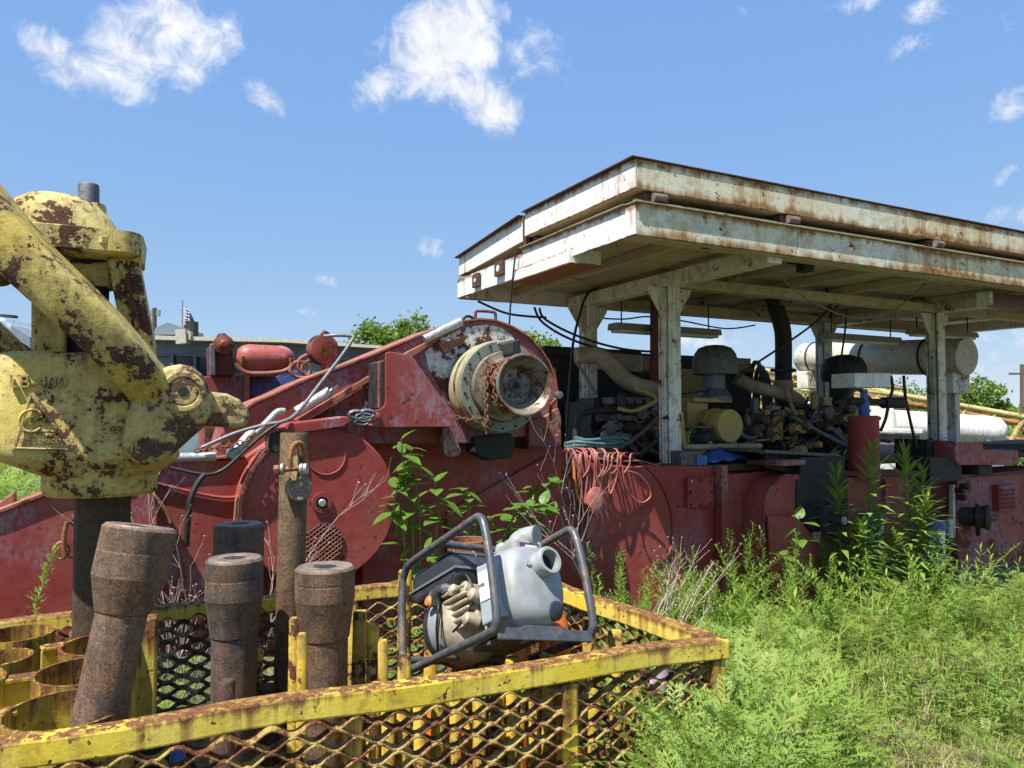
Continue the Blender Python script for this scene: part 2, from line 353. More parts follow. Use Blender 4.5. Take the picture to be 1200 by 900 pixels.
plain('cable_grey', (.16, .16, .16), .5)
plain('hose_red', (.33, .09, .075), .6, 0, .3, 14, (.40, .24, .18), .7)
plain('hose_teal', (.07, .15, .15), .6, 0, .3, 14)
plain('cord_orange', (.60, .20, .05), .5)
plain('tube_frame', (.075, .08, .085), .42, .1, .3, 34, (.22, .14, .09), .95, .2)
plain('tank_navy', (.028, .032, .042), .38, 0, .2, 20, (.11, .11, .11), .35)
plain('tank_trim', (.14, .145, .155), .45)
plain('pump_white', (.29, .31, .315), .45, .05, .18, 14, (.24, .20, .14), .7)
plain('pump_grey', (.30, .34, .37), .45, .05, .10, 12, (.30, .26, .2), .3)
plain('engine_tan', (.40, .34, .24), .6, .15, .3, 22, (.17, .11, .06), .6)
plain('label_white', (.66, .67, .68), .4, 0, .05)
plain('label_blue', (.30, .42, .52), .4, 0, .1)
plain('label_purple', (.10, .05, .09), .4)
plain('ink_dark', (.05, .05, .06), .5)
plain('orange_plastic', (.75, .17, .03), .42, 0, .2, 10, (.70, .36, .16), .6)
plain('lilac_plastic', (.50, .38, .50), .5, 0, .2, 10, (.6, .55, .55), .5)
plain('blue_plastic', (.03, .12, .45), .4)
plain('tarp_blue', (.035, .12, .36), .5, 0, .3, 9, (.02, .03, .06), .5)
plain('building_grey', (.17, .22, .26), .6, 0, .2, 2, (.08, .09, .1), .4)
plain('window_dark', (.02, .025, .03), .2)
plain('truck_grey', (.36, .42, .47), .35, .2)
plain('cream', (.5, .46, .36), .6)
plain('wood_pole', (.10, .075, .055), .85)
plain('dead_stem', (.44, .36, .30), .85, 0, .4, 30)
plain('dead_brown', (.26, .19, .11), .85, 0, .4, 30)
plain('bark', (.10, .08, .06), .9, 0, .4, 12)
plain('stem_green', (.16, .24, .05), .6, 0, .3, 20)
plain('light_metal', (.30, .28, .22), .5, 0, .2)
plain('light_lens', (.62, .62, .58), .35, 0, .1)
plain('glass_gauge', (.6, .6, .58), .15)
plain('flag_red', (.45, .05, .06), .8); plain('flag_white', (.72, .70, .70), .8); plain('flag_blue', (.05, .06, .20), .8)
leafy('ragweed', (.20, .32, .05), (.31, .42, .085), (.34, .33, .09), .40, .55, 2.2)
leafy('fennel', (.19, .32, .045), (.29, .42, .07), None, .40)
leafy('goldenrod', (.19, .32, .05), (.28, .43, .07), None, .36)
leafy('broadleaf', (.11, .23, .035), (.18, .32, .06), None, .40, .4, 4)
leafy('grass', (.22, .28, .045), (.33, .37, .09), (.42, .34, .18), .36, .6, .9)
leafy('dry_grass', (.46, .37, .22), (.36, .28, .15), None, .25, .8)
leafy('tree_leaf', (.12, .21, .03), (.20, .30, .05), None, .36, .6, .8)
leafy('shrub_leaf', (.10, .17, .04), (.16, .23, .06), None, .36, .6, .6)
m, t, p, co = base_mat('soil')
c = t.mix(t.rng(t.noise(co, 1.1, 6, .65), .36, .62), (.075, .095, .028), (.17, .135, .075)); c = t.mix(t.rng(t.noise(co, 24, 6, .7), .4, .7), c, (.06, .05, .03))
far = t.rng(t.vmath('LENGTH', co), 14, 30); c = t.mix(far, c, t.mix(t.rng(t.noise(co, .25, 6, .7), .38, .62), (.08, .125, .03), (.15, .17, .05)))
t.put(p.inputs['Base Color'], c); p.inputs['Roughness'].default_value = .95
bp = t.new('ShaderNodeBump'); bp.inputs['Distance'].default_value = .03; t.put(bp.inputs['Height'], t.noise(co, 30, 6, .7)); t.l.new(bp.outputs[0], p.inputs['Normal'])
# ------------------------------------------------------------------ ground
def sstep(a, b, x): x = max(0, min(1, (x-a)/(b-a))); return x*x*(3-2*x)
def gz(x, y): return -.43*sstep(2.7, 4.9, -.459*x+.889*y) if y > 0 else 0.0
def build_ground():
    vs = [(0, 0, 0)]; fs = []; n = 120; rr = [.4]
    while rr[-1] < 3500: rr.append(rr[-1]*1.075+.05)
    for r in rr:
        for k in range(n):
            a = 2*math.pi*k/n; x, y = r*math.cos(a), r*math.sin(a)
            z = gz(x, y) + (.02*math.sin(x*2.1+1)*math.sin(y*1.7) if r < 40 else 0)
            vs.append((x, y, z))
    for k in range(n): fs.append((0, 1+k, 1+(k+1) % n))
    for i in range(len(rr)-1):
        for k in range(n): fs.append((1+i*n+k, 1+(i+1)*n+k, 1+(i+1)*n+(k+1) % n, 1+i*n+(k+1) % n))
    m = MB(); m.v = vs; m.f = fs
    return tag(m.build('ground', 'soil', smooth=60), kind='structure')
build_ground()

# ------------------------------------------------------------------ yellow tool basket
ZR = .95; BF, BB = 1.952, 3.07
F0 = bas(-1.35, BF, 0); R0 = bas(1.524, BF, 0); B0 = bas(1.385, BB, 0); L0 = bas(-1.35, BB, 0)
basket = thing('tool_basket', bas(.1, 2.5, 0), 'big rusty yellow expanded-metal tool basket full of pipes in the foreground', 'basket')
def rail(p, q, w, h, name, mat, z, par=basket):
    d = (q-p).normalized(); s = Z.cross(d)
    m = MB(); L = (q-p).length; k = max(2, int(L/.12))
    for i in range(k):                       # slightly uneven tube, in short lengths sharing rings
        pass
    rings = []
    for i in range(k+1):
        c = p + d*(L*i/k) + Z*z + s*(.006*math.sin(i*1.3+p.x)) + Z*(.005*math.sin(i*.8+p.y*3))
        rings.append([c-s*w/2-Z*h/2, c+s*w/2-Z*h/2, c+s*w/2+Z*h/2, c-s*w/2+Z*h/2])
    vs = [v for r in rings for v in r]; fs = [(3, 2, 1, 0), tuple(4*k+j for j in range(4))]
    for i in range(k):
        for j in range(4): fs.append((4*i+j, 4*i+(j+1) % 4, 4*i+4+(j+1) % 4, 4*i+4+j))
    m.add(vs, fs); return m.build(name, mat, par, bevel=.007)
rail(F0, R0+A*.03, .055, .062, 'top_rail', 'yellow_basket', ZR-.031)
rail(R0+B*.03, B0-B*.03, .055, .062, 'top_rail', 'yellow_basket', ZR-.034)
rail(L0, B0+A*.03, .055, .055, 'top_rail', 'yellow_basket', ZR-.0295)
for p, q in ((F0, R0), (R0+B*.03, B0-B*.03), (L0, B0)): rail(p, q, .06, .07, 'bottom_rail', 'yellow_basket', .06)
for p in (R0-A*.005+B*.002, B0-A*.004-B*.004, at_z(402, 860, .5)*0+bas(.385, BF, 0), bas(1.0, BF, 0), bas(.2, BB, 0)):
    m = MB(); m.box(p+Z*.489, .05, .05, .79, (A, B, Z)); m.build('post', 'yellow_basket', basket, bevel=.006)
m = MB(); m.box(bas(.05, (BF+BB)/2, .085), 2.7, BB-BF-.07, .012, (A, B, Z)); m.build('floor_plate', 'rust_brown', basket)
def mesh_panel(p, q, z0, z1, off, name):
    d = (q-p).normalized(); nrm = d.cross(Z); L = (q-p).length; lw, sw = .104, .050; m = MB(); rows = int((z1-z0)/(sw/2))
    for r in range(rows+1):
        zc = z0+r*sw/2; ph = (r % 2)*math.pi; nseg = int(L/lw*8); ring = []
        for i in range(nseg+1):
            x = L*i/nseg; w = math.sin(2*math.pi*x/lw+ph); z = zc+w*sw*.27+.004*math.sin(x*9+r); tl = .011
            bow = .012*math.sin(x*2.2+r*.15)
            c = p+d*x+Z*z+nrm*(off+bow+.003*w)
            ring.append([c-nrm*tl+Z*.003, c+nrm*tl-Z*.005, c+nrm*tl-Z*.001, c-nrm*tl+Z*.007])
        vs = [v for g in ring for v in g]; fs = []
        for i in range(nseg):
            for j in range(4): fs.append((4*i+j, 4*i+(j+1) % 4, 4*i+4+(j+1) % 4, 4*i+4+j))
        m.add(vs, fs)
    o = m.build(name, 'yellow_mesh', basket); o['kind'] = 'stuff'; return o
mesh_panel(F0, R0, .10, .895, .012, 'expanded_mesh_panel')
mesh_panel(R0, B0, .10, .885, .006, 'expanded_mesh_panel')
mesh_panel(L0, B0, .10, .90, .008, 'expanded_mesh_panel')
# round sleeves welded into the left end
SLV = [((78, 830), .93, .142), ((100, 785), .93, .130), ((124, 753), .93, .130), ((20, 742), .935, .108), ((-2, 770), .93, .09), ((-60, 800), .93, .13), ((119, 738), .905, .098)]
SP = []
for (px, py), zt, r in SLV:
    c = at_z(px, py, zt); SP.append(c); m = MB(); n = 32
    m.lathe((c.x, c.y, .093), Z, [(r, 0), (r, zt-.093), (r-.009, zt-.093), (r-.009, .01)], n, caps=False)
    m.build('pipe_sleeve', 'yellow_sleeve', basket, smooth=50)
for (x0, y0), (x1, y1), w in (((48, 765), (76, 760), .05), ((-20, 806), (42, 797), .05), ((0, 842), (20, 838), .05)):
    p, q = at_z(x0, y0, .905), at_z(x1, y1, .905); m = MB(); d = (q-p).normalized()
    m.box((p+q)/2-Z*.06, (q-p).length, .012, .13, (d, Z.cross(d), Z)); m.box((p+q)/2+Z*.012, (q-p).length, .05, .012, (d, Z.cross(d), Z))
    m.build('divider_bar', 'yellow_sleeve', basket, bevel=.003)
p = at_b(173, 722, 2.66); m = MB(); m.box((p.x, p.y, (p.z+.093)/2), .06, .06, p.z-.093, (A, B, Z)); m.build('post', 'yellow_sleeve', basket, bevel=.008)
# thin divider rods
RODS = [(346, 724, 2.35, 7), (354, 742, 2.2, 6), (411, 704, 2.62, 8), (422, 716, 2.45, 8), (437, 731, 2.36, 7.5), (449, 750, 2.2, 6), (475, 668, 2.75, 8), (474, 768, 2.10, 8),
        (651, 708, 2.55, 8), (690, 724, 2.42, 8), (721, 739, 2.30, 8.5), (617, 712, 2.6, 7), (265, 797, 2.12, 10), (535, 735, 2.75, 8), (560, 740, 2.6, 8), (585, 735, 2.7, 8),
        (300, 760, 2.85, 8), (395, 735, 2.9, 7), (505, 745, 2.9, 8), (600, 770, 2.15, 8), (520, 790, 2.2, 8), (670, 770, 2.12, 8), (640, 765, 2.25, 8), (560, 790, 2.12, 7), (440, 800, 2.12, 7), (370, 770, 2.75, 8), (750, 770, 2.08, 8)]
random.seed(5)
RODS += [(px, py, b, 7.5) for px, py, b in [(415+i*19+random.uniform(-5, 5), 826-i*3.4+random.uniform(-6, 14), random.choice((2.08, 2.16, 2.28, 2.4))) for i in range(18)]]
for px, py, b, r in RODS:
    p = at_b(px, py, b); rad = r*p.y/880; lean = Vector((random.uniform(-.02, .02), random.uniform(-.02, .02), 0))
    m = MB(); h = p.z-.093
    m.lathe((p.x, p.y, .093)+Vector((0, 0, 0)) if False else Vector((p.x, p.y, .093))-lean, Z*h+lean, [(rad, 0), (rad, h-.006), (rad-.004, h)], 14)
    m.build('divider_rod', 'yellow_rod' if px != 265 else 'rust_brown', basket, smooth=40)

# ------------------------------------------------------------------ lifting subs and pipes standing in the basket
def sub(name, top, bot, rt, rn, hd, tp, label, mat, cat='pipe', bore=.38, group=None):
    """thick headed, bottle-necked sub; hd = head length, tp = taper length"""
    ax = (top-bot); L = ax.length; ax.normalize()
    o = thing(name, bot, label, cat, group)
    m = MB(); m.lathe(bot, ax, [(rn*.96, 0), (rn, .05), (rn, L-hd-tp-.004), (rn*1.06, L-hd-tp), (rt*.98, L-hd-.006), (rt*1.0, L-hd), (rt, L-hd*.52), (rt-.0008, L-hd*.50), (rt-.0008, L-hd*.47), (rt, L-hd*.44), (rt, L-.006), (rt-.006, L)], 40)
    m.build('body', mat, o, smooth=14)
    m = MB(); m.lathe(bot, ax, [(rt-.0065, L), (rt-.008, L+.0022), (rt*bore+.004, L+.0022), (rt*bore, L-.003), (rt*bore*.96, L-.02)], 40, caps=False); m.build('end_face', 'rust_face', o, smooth=30)
    m = MB(); m.lathe(bot, ax, [(rt*bore*.985, L+.0009), (rt*bore*.97, L+.0012)], 28); m.build('bore', 'black_iron', o)
    return o
bot = at_y(114, 850, 1.86); top = at_y(165, 617, 1.93); d = (top-bot).normalized()
sub('lifting_sub', top, bot-d*.45, .0885, .060, .125, .085, 'tilted bottle-necked steel lifting sub leaning in a yellow sleeve', 'rust_sub')
def vsub(px, py, y, hw, hn, hdpx, tppx, label, mat):
    c = at_y(px, py, y); k = y/880; return sub('lifting_sub', c, Vector((c.x+.004, c.y, .094)), hw*k, hn*k, hdpx*k, tppx*k, label, mat)
vsub(275, 654, 2.35, 32, 24.5, 45, 42, 'upright dark lifting sub standing in front of another, left of the tall pipe', 'rust_sub_grey')
vsub(280, 614, 2.68, 28, 22, 40, 40, 'rearmost lifting sub, only its head showing behind another', 'rust_sub_grey')
vsub(381, 664, 2.30, 34, 26.5, 36, 44, 'upright lifting sub just right of the tall shackled pipe', 'rust_sub')
c = at_y(345, 507, 2.55); cb = Vector((at_y(335, 800, 2.55).x, 2.55, .094))
tp = thing('tall_pipe', cb, 'tall rusty pipe with a shackle pinned through its top', 'pipe')
m = MB(); ax = (c-cb); L = ax.length; m.lathe(cb, ax, [(.052, 0), (.052, .30), (.049, .36), (.047, L*.6), (.046, L-.004), (.043, L), (.037, L), (.037, L-.08)], 32); m.build('tube', 'rust_pipe', tp, smooth=40)
m = MB(); m.lathe(Vector((cb.x-.042, cb.y-.05, .094)), Z, [(.03, 0), (.03, .55), (.024, .60), (.024, .62), (.03, .63), (.03, .66), (.02, .67)], 18); m.build('side_lug', 'rust_brown', tp, smooth=40)
# shackle on the pipe
sc_ = at_y(346, 548, 2.49); sh = thing('shackle', sc_, 'rusty bow shackle with bolt hanging on the tall pipe', 'shackle')
P = lambda x, z, y=0: sc_+Vector((x, y, z))
m = MB(); bow = [P(-.026, 0), P(-.030, .03, .0), P(-.022, .068), P(0, .082), P(.022, .068), P(.030, .03), P(.026, 0)]
rot = Matrix.Rotation(R(52), 4, 'Z'); bow = [sc_+(rot @ (q-sc_).to_4d()).to_3d() for q in smoothpath(bow, 5)]
bow = [q+Vector((.012, -.012, 0)) for q in bow]
m.tube(bow, .0085, 8); m.build('bow', 'rust_orange', sh, smooth=60)
m = MB(); m.cyl(P(-.05, -.005, -.03), P(.045, .002, -.03), .009, n=10); m.cyl(P(-.058, -.006, -.03), P(-.042, -.005, -.03), .017, n=6); m.build('bolt', 'rust_orange', sh, smooth=40)
for x in (-.032, .030, .043):
    m = MB(); m.lathe(P(x, -.002, -.03), Vector((1, 0, .05)), [(.016, -.006), (.019, -.003), (.019, .003), (.016, .006)], 12); m.build('nut', 'zinc', sh, smooth=40)
m = MB(); m.prism([P(-.016, .075, -.005), P(.006, .085, -.005), P(.012, .02, -.005), P(.004, -.05, -.005), P(-.008, -.05, -.005), P(-.012, 0, -.005)], Vector((0, .012, 0))); m.build('tongue', 'yellow_worn', sh, bevel=.002)
q = at_y(350, 572, 2.495); m = MB(); m.lathe(q, Vector((0.25, -1, .1)), [(.044, -.012), (.044, .0), (.038, .006), (.030, .006), (.026, .001), (.012, .001), (.012, .008)], 26); m.build('washer', 'rust_face', sh, smooth=35)
# stub of orange rusty pipe behind the pump, dark trough, coil, plastics
c = at_y(549, 632, 2.85); m = MB(); m.lathe(Vector((c.x, c.y, .094)), Z, [(.078, 0), (.078, c.z-.094), (.066, c.z-.094), (.066, c.z-.3)], 28); tag(m.build('rusty_pipe', 'rust_orange', smooth=40), 'short orange-rust pipe end standing behind the portable pump', 'pipe')
p = at_b(212, 812, 2.6); m = MB()
for k in (-1, 1): m.box(Vector((p.x, p.y, .40))+B*(k*.09), .30, .015, .60, (A, B, Z))
m.box(Vector((p.x, p.y, .11)), .30, .20, .02, (A, B, Z)); tag(m.build('steel_trough', 'engine_dark'), 'dark open steel trough box inside the basket beside yellow sleeves', 'trough')
p = at_b(270, 868, 2.10); m = MB(); path = [Vector((p.x+.062*math.cos(i*.5), p.y+.062*math.sin(i*.5), .46+i*.0019)) for i in range(130)]
m.tube(path, .0065, 6); m.cyl((p.x, p.y, .094), (p.x, p.y, .72), .022, n=12); tag(m.build('coil_spring', 'rust_brown', smooth=60), 'rusty coil spring seen through the front mesh, below the dark sub', 'spring')
p = at_b(209, 868, 2.25); m = MB(); m.lathe(Vector((p.x, p.y, .094)), Z, [(.02, 0), (.02, .64), (.014, .66)], 14); tag(m.build('blue_rod', 'blue_plastic', smooth=40), 'bright blue rod behind the front mesh', 'rod')
def shell(px, py, b, hw, mat, label, name, tilt):
    p = at_b(px, py, b); r = hw*p.y/880; h = p.z-.1; m = MB(); n = 14; L = []
    for zz, rr in ((0, r*1.15), (h*.5, r*1.05), (h*.86, r), (h*.95, r*.85), (h, r*.45)):
        L.append((rr, zz))
    m.lathe(Vector((p.x, p.y, .1)), Vector((tilt, .02, 1)), L, 20, sx=.45, ref=B)
    return tag(m.build(name, mat, smooth=60), label, 'protector')
shell(637, 722, 2.48, 11, 'orange_plastic', 'orange plastic protector left of another, below the pump frame', 'thread_protector', .02)
shell(664, 717, 2.33, 13, 'orange_plastic', 'widest orange plastic protector by the pump right corner', 'thread_protector', -.03)
shell(610, 760, 2.25, 11, 'orange_plastic', 'orange plastic protector under the pump, behind the mesh', 'thread_protector', .0)
shell(500, 812, 2.30, 10, 'orange_plastic', 'faded orange protector behind the middle of the front mesh', 'thread_protector', .04)
shell(545, 800, 2.42, 11, 'orange_plastic', 'orange protector directly below the pump base, behind the mesh', 'thread_protector', -.02)
shell(650, 785, 2.5, 12, 'orange_plastic', 'orange protector deep in the basket between the rods', 'thread_protector', .03)
shell(762, 780, 2.12, 15, 'lilac_plastic', 'pale lilac plastic protector near the basket corner', 'thread_protector', .05)
shell(690, 790, 2.12, 9, 'pump_white', 'white plastic protector behind mesh right of centre', 'thread_protector', -.04)
shell(735, 800, 2.20, 9, 'orange_plastic', 'small orange protector left of the lilac one', 'thread_protector', .03)

# ------------------------------------------------------------------ drilling swivel
SB = 2.92; stem = SP[6]
sw = thing('drilling_swivel', Vector((stem.x, stem.y, .1)), 'chipped yellow cast drilling swivel with bail arm, standing on a dark stem', 'swivel')
def sb(px, py, b=SB): return at_b(px, py, b)
k = sb(118, 500).y/880
m = MB(); c0 = sb(121, 575); m.lathe(Vector((stem.x, stem.y, .1)), c0-Vector((stem.x, stem.y, .1)), [(.083, 0), (.083, .45), (.086, .6), (.086, (c0-Vector((stem.x, stem.y, .1))).length+.02)], 32); m.build('stem', 'rust_stem', sw, smooth=40)
def stack(levels, mat, name, n=48, b=SB):
    m = MB(); vs = []; fs = []
    for py, cx, hw, hd, e in levels:
        c = sb(cx, py, b); kk = c.y/880
        for i in range(n):
            th = 2*math.pi*i/n; cc, ss = math.cos(th), math.sin(th)
            vs.append(c+A*(math.copysign(abs(cc)**e, cc)*hw*kk)+B*(math.copysign(abs(ss)**e, ss)*hd))
    L = len(levels)
    for i in range(L-1):
        for j in range(n): fs.append((i*n+j, (i+1)*n+j, (i+1)*n+(j+1) % n, i*n+(j+1) % n))
    fs += [tuple(range(n)), tuple(range(L*n-1, (L-1)*n-1, -1))]
    m.add(vs, fs); return m.build(name, mat, sw, smooth=38)
stack([(417, 95, 75, .17, .5), (421, 95, 79, .185, .4), (424, 95, 80, .19, .35), (434, 97, 82, .195, .32), (436, 97, 82, .197, .3), (520, 104, 90, .20, .3), (529, 108, 92, .205, .35), (536, 112, 90, .20, .45), (548, 117, 72, .185, .75), (555, 119, 61, .178, 1), (557, 119, 60, .177, 1), (559, 119, 60.5, .18, 1), (574, 119, 59.5, .176, 1), (578, 119, 56, .165, 1)], 'yellow_cast', 'body')
def plate(pts, b, th, mat, name, bev=.012, par=sw):
    m = MB(); m.prism([sb(x, y, b) for x, y in pts], B*th); return m.build(name, mat, par, bevel=bev, seg=3)
ear = [(150, 470), (172, 448), (182, 437), (195, 429), (211, 426), (226, 429), (237, 438), (244, 450), (248, 465), (247, 485), (240, 500), (226, 512), (205, 531), (186, 546), (165, 548), (140, 530)]
plate(ear, 2.655, .36, 'yellow_worn', 'bail_ear', .03)
plate([(x*1.0, y) for x, y in ((-70, 470), (0, 468), (30, 470), (40, 530), (20, 536), (-20, 515), (-70, 500))], 2.79, .22, 'yellow_cast', 'bail_ear', .03)
beak = [(236, 462), (248, 459), (266, 461), (281, 468), (291, 479), (294, 489), (289, 499), (278, 502), (258, 500), (236, 499)]
plate(beak, 2.70, .12, 'yellow_worn', 'lug', .02)
q = sb(290, 490, 2.697); m = MB(); m.lathe(q, -B, [(.006, -.03), (.006, .002)], 10); m.build('lug_hole', 'black_iron', sw)
q = sb(215, 459, 2.653); m = MB(); m.lathe(q, -B, [(.068, -.02), (.068, .004), (.062, .009), (.050, .009), (.046, .003), (.042, .003), (.040, .007), (.018, .007)], 32); bs = m.build('bail_pin', 'yellow_worn', sw, smooth=35)
m = MB(); m.lathe(q, -B, [(.0165, .0), (.0165, .0095)], 16); m.build('grease_hole', 'black_iron', bs)
bp_ = smoothpath([sb(-110, 150, 2.70), sb(-40, 222, 2.66), sb(20, 292, 2.63), sb(70, 340, 2.62), sb(118, 386, 2.63), sb(152, 424, 2.66), sb(176, 452, 2.72)], 5)
m = MB(); m.tube(bp_, [.098-.016*i/(len(bp_)-1) for i in range(len(bp_))], 24, sq=(1, .8, .42)); m.build('bail', 'yellow_bail', sw, smooth=45)
m = MB(); pl = smoothpath([sb(-80, 330, 2.9), sb(-30, 385, 2.86), sb(8, 425, 2.86), sb(14, 470, 2.86)], 5); m.tube(pl, .075, 16, sq=(1, .8, .6)); m.build('bail', 'yellow_bail', sw, smooth=45)
plate([(36, 320), (72, 320), (76, 422), (36, 422)], 2.80, .24, 'yellow_cast', 'yoke_column', .01)
plate([(124, 300), (161, 300), (180, 400), (182, 425), (150, 425), (140, 380)], 2.80, .24, 'yellow_cast', 'yoke_column', .014)
m = MB(); m.tube([sb(146, 316, 2.79), sb(152, 345, 2.79), sb(162, 385, 2.79)], .011, 8); m.build('casting_rib', 'yellow_cast', sw, smooth=60)
plate([(70, 308), (128, 306), (130, 335), (74, 335)], 2.86, .14, 'yellow_cast', 'packing_box', .01)
m = MB(); m.lathe(sb(103, 425), Z, [(.14, 0), (.13, .02), (.085, .03), (.085, .16), (.06, .18), (.06, .36)], 24); m.build('wash_pipe', 'engine_dark', sw, smooth=40)
stack([(277, 80, 62, .18, .5), (280, 100, 64, .19, .35), (304, 105, 57, .19, .3), (307, 105, 54, .18, .35)], 'yellow_cast', 'bonnet_flange')
stack([(231, 66, 10, .02, 1), (231.6, 66, 20, .06, 1), (234, 67, 32, .10, 1), (241, 69, 44, .135, 1), (252, 72, 52, .15, .95), (266, 75, 57, .16, .85), (281, 78, 58, .165, .7)], 'yellow_cast', 'bonnet')
m = MB(); m.cyl(sb(109, 275), sb(109, 243), 15*k, 14*k, 22); m.cyl(sb(109, 243), sb(109, 240), 14*k, 13*k, 22); m.build('gooseneck_collar', 'yellow_cast', sw, smooth=40)
m = MB(); m.lathe(sb(104, 246), sb(104, 216)-sb(104, 246), [(11.2*k, 0), (11.2*k, 28*k), (10.4*k, 30*k), (6*k, 30*k), (6*k, 20*k)], 22); m.build('gooseneck_stub', 'grey_metal', sw, smooth=40)
for px, py, b in ((54, 278, 2.78), (99, 279, 2.74), (121, 281, 2.74), (146, 284, 2.80), (133, 272, 2.95), (118, 266, 3.05)):
    m = MB(); m.lathe(sb(px, py, b), Z, [(.017, -.012), (.017, .008), (.009, .008), (.009, .018)], 6); m.build('bolt', 'yellow_cast', sw)
m = MB(); m.lathe(sb(0, 322, 2.6), B, [(.01, -.03), (.03, -.02), (.035, .0), (.03, .03)], 14); m.build('plug', 'rust_brown', sw, smooth=50)
plate([(63, 242), (78, 243), (78, 256), (63, 254)], 2.795, .012, 'yellow_cast', 'name_pad', .003)
FB = SB-.2035
TM = lambda px, py, b=FB: frame(sb(px, py, b), A, Z, -B)
text_mesh('LB-400', .054, TM(45, 448, FB-.0), 'yellow_worn', sw, ext=.006)
text_mesh('GENERAL EMSCO CO', .019, TM(47, 517, FB-.004), 'yellow_worn', sw, ext=.003)
text_mesh('CO TEXAS', .018, TM(43, 525.0, FB-.004), 'yellow_worn', sw, ext=.003)
text_mesh('SERIAL', .028, TM(143, 503, FB-.004), 'yellow_worn', sw, ext=.004)
text_mesh('9', .026, TM(142, 492, FB-.004), 'yellow_worn', sw, ext=.004)
text_mesh('213', .022, TM(143, 513, FB-.004), 'yellow_worn', sw, ext=.004)
text_mesh('E', .035, TM(37, 493, FB-.004), 'yellow_worn', sw, ext=.005)
fb2 = FB-.004
for a_, b_ in (((37, 461), (17, 525)), ((37, 461), (85, 527)), ((17, 525), (85, 527)), ((24, 505), (64, 506))):
    m = MB(); m.tube([sb(*a_, fb2), sb(*b_, fb2)], .0045 if b_ != (85, 527) or a_ != (37, 461) else .008, 6); m.build('emblem_rib', 'yellow_worn', sw, smooth=60)
m = MB(); cc = sb(37, 493, fb2); m.tube([cc+A*(.032*math.cos(R(a)))+Z*(.034*math.sin(R(a))) for a in range(35, 330, 15)], .005, 6); m.build('emblem_ring', 'yellow_worn', sw, smooth=60)

# ------------------------------------------------------------------ portable water pump on the rim
tau, rho = R(27), R(14)
ex = Vector((.658*math.cos(tau), -.753*math.cos(tau), math.sin(tau))); e1 = Vector((.753*math.cos(rho), .658*math.cos(rho), -math.sin(rho)))
ey = (e1-ex*e1.dot(ex)).normalized(); ez = ex.cross(ey)
PO = at_b(584, 737, 1.985); PM = frame(PO, ex, ey, ez)
pump = thing('water_pump', PO, 'portable grey and white water pump with black tube frame propped on the basket rim', 'pump')
LP = lambda x, y, z: PO+ex*x+ey*y+ez*z
def pb(name, mat, fn, smooth=None, bevel=0, par=pump): 
    m = MB(); fn(m); return m.build(name, mat, par, smooth=smooth, bevel=bevel)
def hoop(y):
    pts = [(-.05, 0), (-.012, .012), (0, .05), (.0, .20), (-.01, .31), (-.03, .345), (-.07, .35), (-.20, .348), (-.36, .346), (-.46, .34), (-.50, .32), (-.52, .28), (-.535, .15), (-.54, .05), (-.525, .012), (-.48, 0), (-.27, 0)]
    return smoothpath([LP(x, y, z) for x, z in pts], 4, closed=True)
W_ = .37
for y in (0, W_): pb('frame_hoop', 'tube_frame', lambda m: m.tube(hoop(y), .0135, 12, closed=True), 60)
for x, z in ((-.27, .347), (-.50, .03)): pb('cross_tube', 'tube_frame', lambda m: m.tube([LP(x, 0, z), LP(x, W_, z)], .0125, 10), 60)
pb('cross_bar', 'tube_frame', lambda m: (m.box(LP(-.04, W_/2, .005), .05, W_-.01, .012, (ex, ey, ez)), m.box(LP(-.014, W_/2, -.008), .008, W_-.01, .035, (ex, ey, ez))), bevel=.003)
pb('base_plate', 'tube_frame', lambda m: (m.box(LP(-.36, W_/2, .004), .05, W_-.02, .01, (ex, ey, ez)), m.box(LP(-.2, W_/2, .012), .38, .16, .012, (ex, ey, ez))), bevel=.003)
def oval(m, x, hw, hh, cy, cz, prof, n=36):
    vs = []; fs = []
    for dx, kk in prof:
        for i in range(n):
            th = 2*math.pi*i/n; c, s_ = math.cos(th), math.sin(th)
            vs.append(LP(x+dx, cy+hw*kk*math.copysign(abs(c)**.8, c), cz+hh*kk*math.copysign(abs(s_)**.8, s_)))
    for i in range(len(prof)-1):
        for j in range(n): fs.append((i*n+j, i*n+(j+1) % n, (i+1)*n+(j+1) % n, (i+1)*n+j))
    fs += [tuple(range(n-1, -1, -1)), tuple(range((len(prof)-1)*n, len(prof)*n))]; m.add(vs, fs)
HC = (.185, .150)
hs = pb('pump_housing', 'pump_white', lambda m: oval(m, -.165, .122, .138, HC[0], HC[1], [(0, .90), (.0, .98), (.012, 1.0), (.03, 1.0), (.035, .97), (.09, .96), (.128, .90), (.15, .78), (.158, .60), (.16, .2)]), 40)
for k_ in range(7): pb('flange_bolt', 'zinc', lambda m: m.lathe(LP(-.128, HC[0]+.126*math.cos(k_*.9+.3), HC[1]+.142*math.sin(k_*.9+.3)), ex, [(.009, -.02), (.009, .012)], 6))
pb('side_panel', 'pump_grey', lambda m: m.prism([LP(-.155, .056, .05), LP(-.06, .062, .055), LP(-.06, .062, .225), LP(-.155, .056, .235)], ey*.03), bevel=.006)
pb('spec_label', 'label_white', lambda m: m.prism([LP(-.145, .0535, .12), LP(-.08, .0575, .12), LP(-.08, .0575, .21), LP(-.145, .0535, .21)], ey*.004))
pb('top_block', 'pump_white', lambda m: m.box(LP(-.09, .185, .272), .11, .12, .05, (ex, ey, ez)), bevel=.012)
pb('discharge_elbow', 'pump_white', lambda m: (m.tube(smoothpath([LP(-.09, .185, .285), LP(-.09, .187, .302), LP(-.074, .197, .312), LP(-.050, .210, .312), LP(-.030, .22, .308)], 5), [.034]*18+[.0335, .037, .037], 16), m.lathe(LP(-.09, .185, .293), ez, [(.046, 0), (.046, .014), (.036, .016)], 20)), 50)
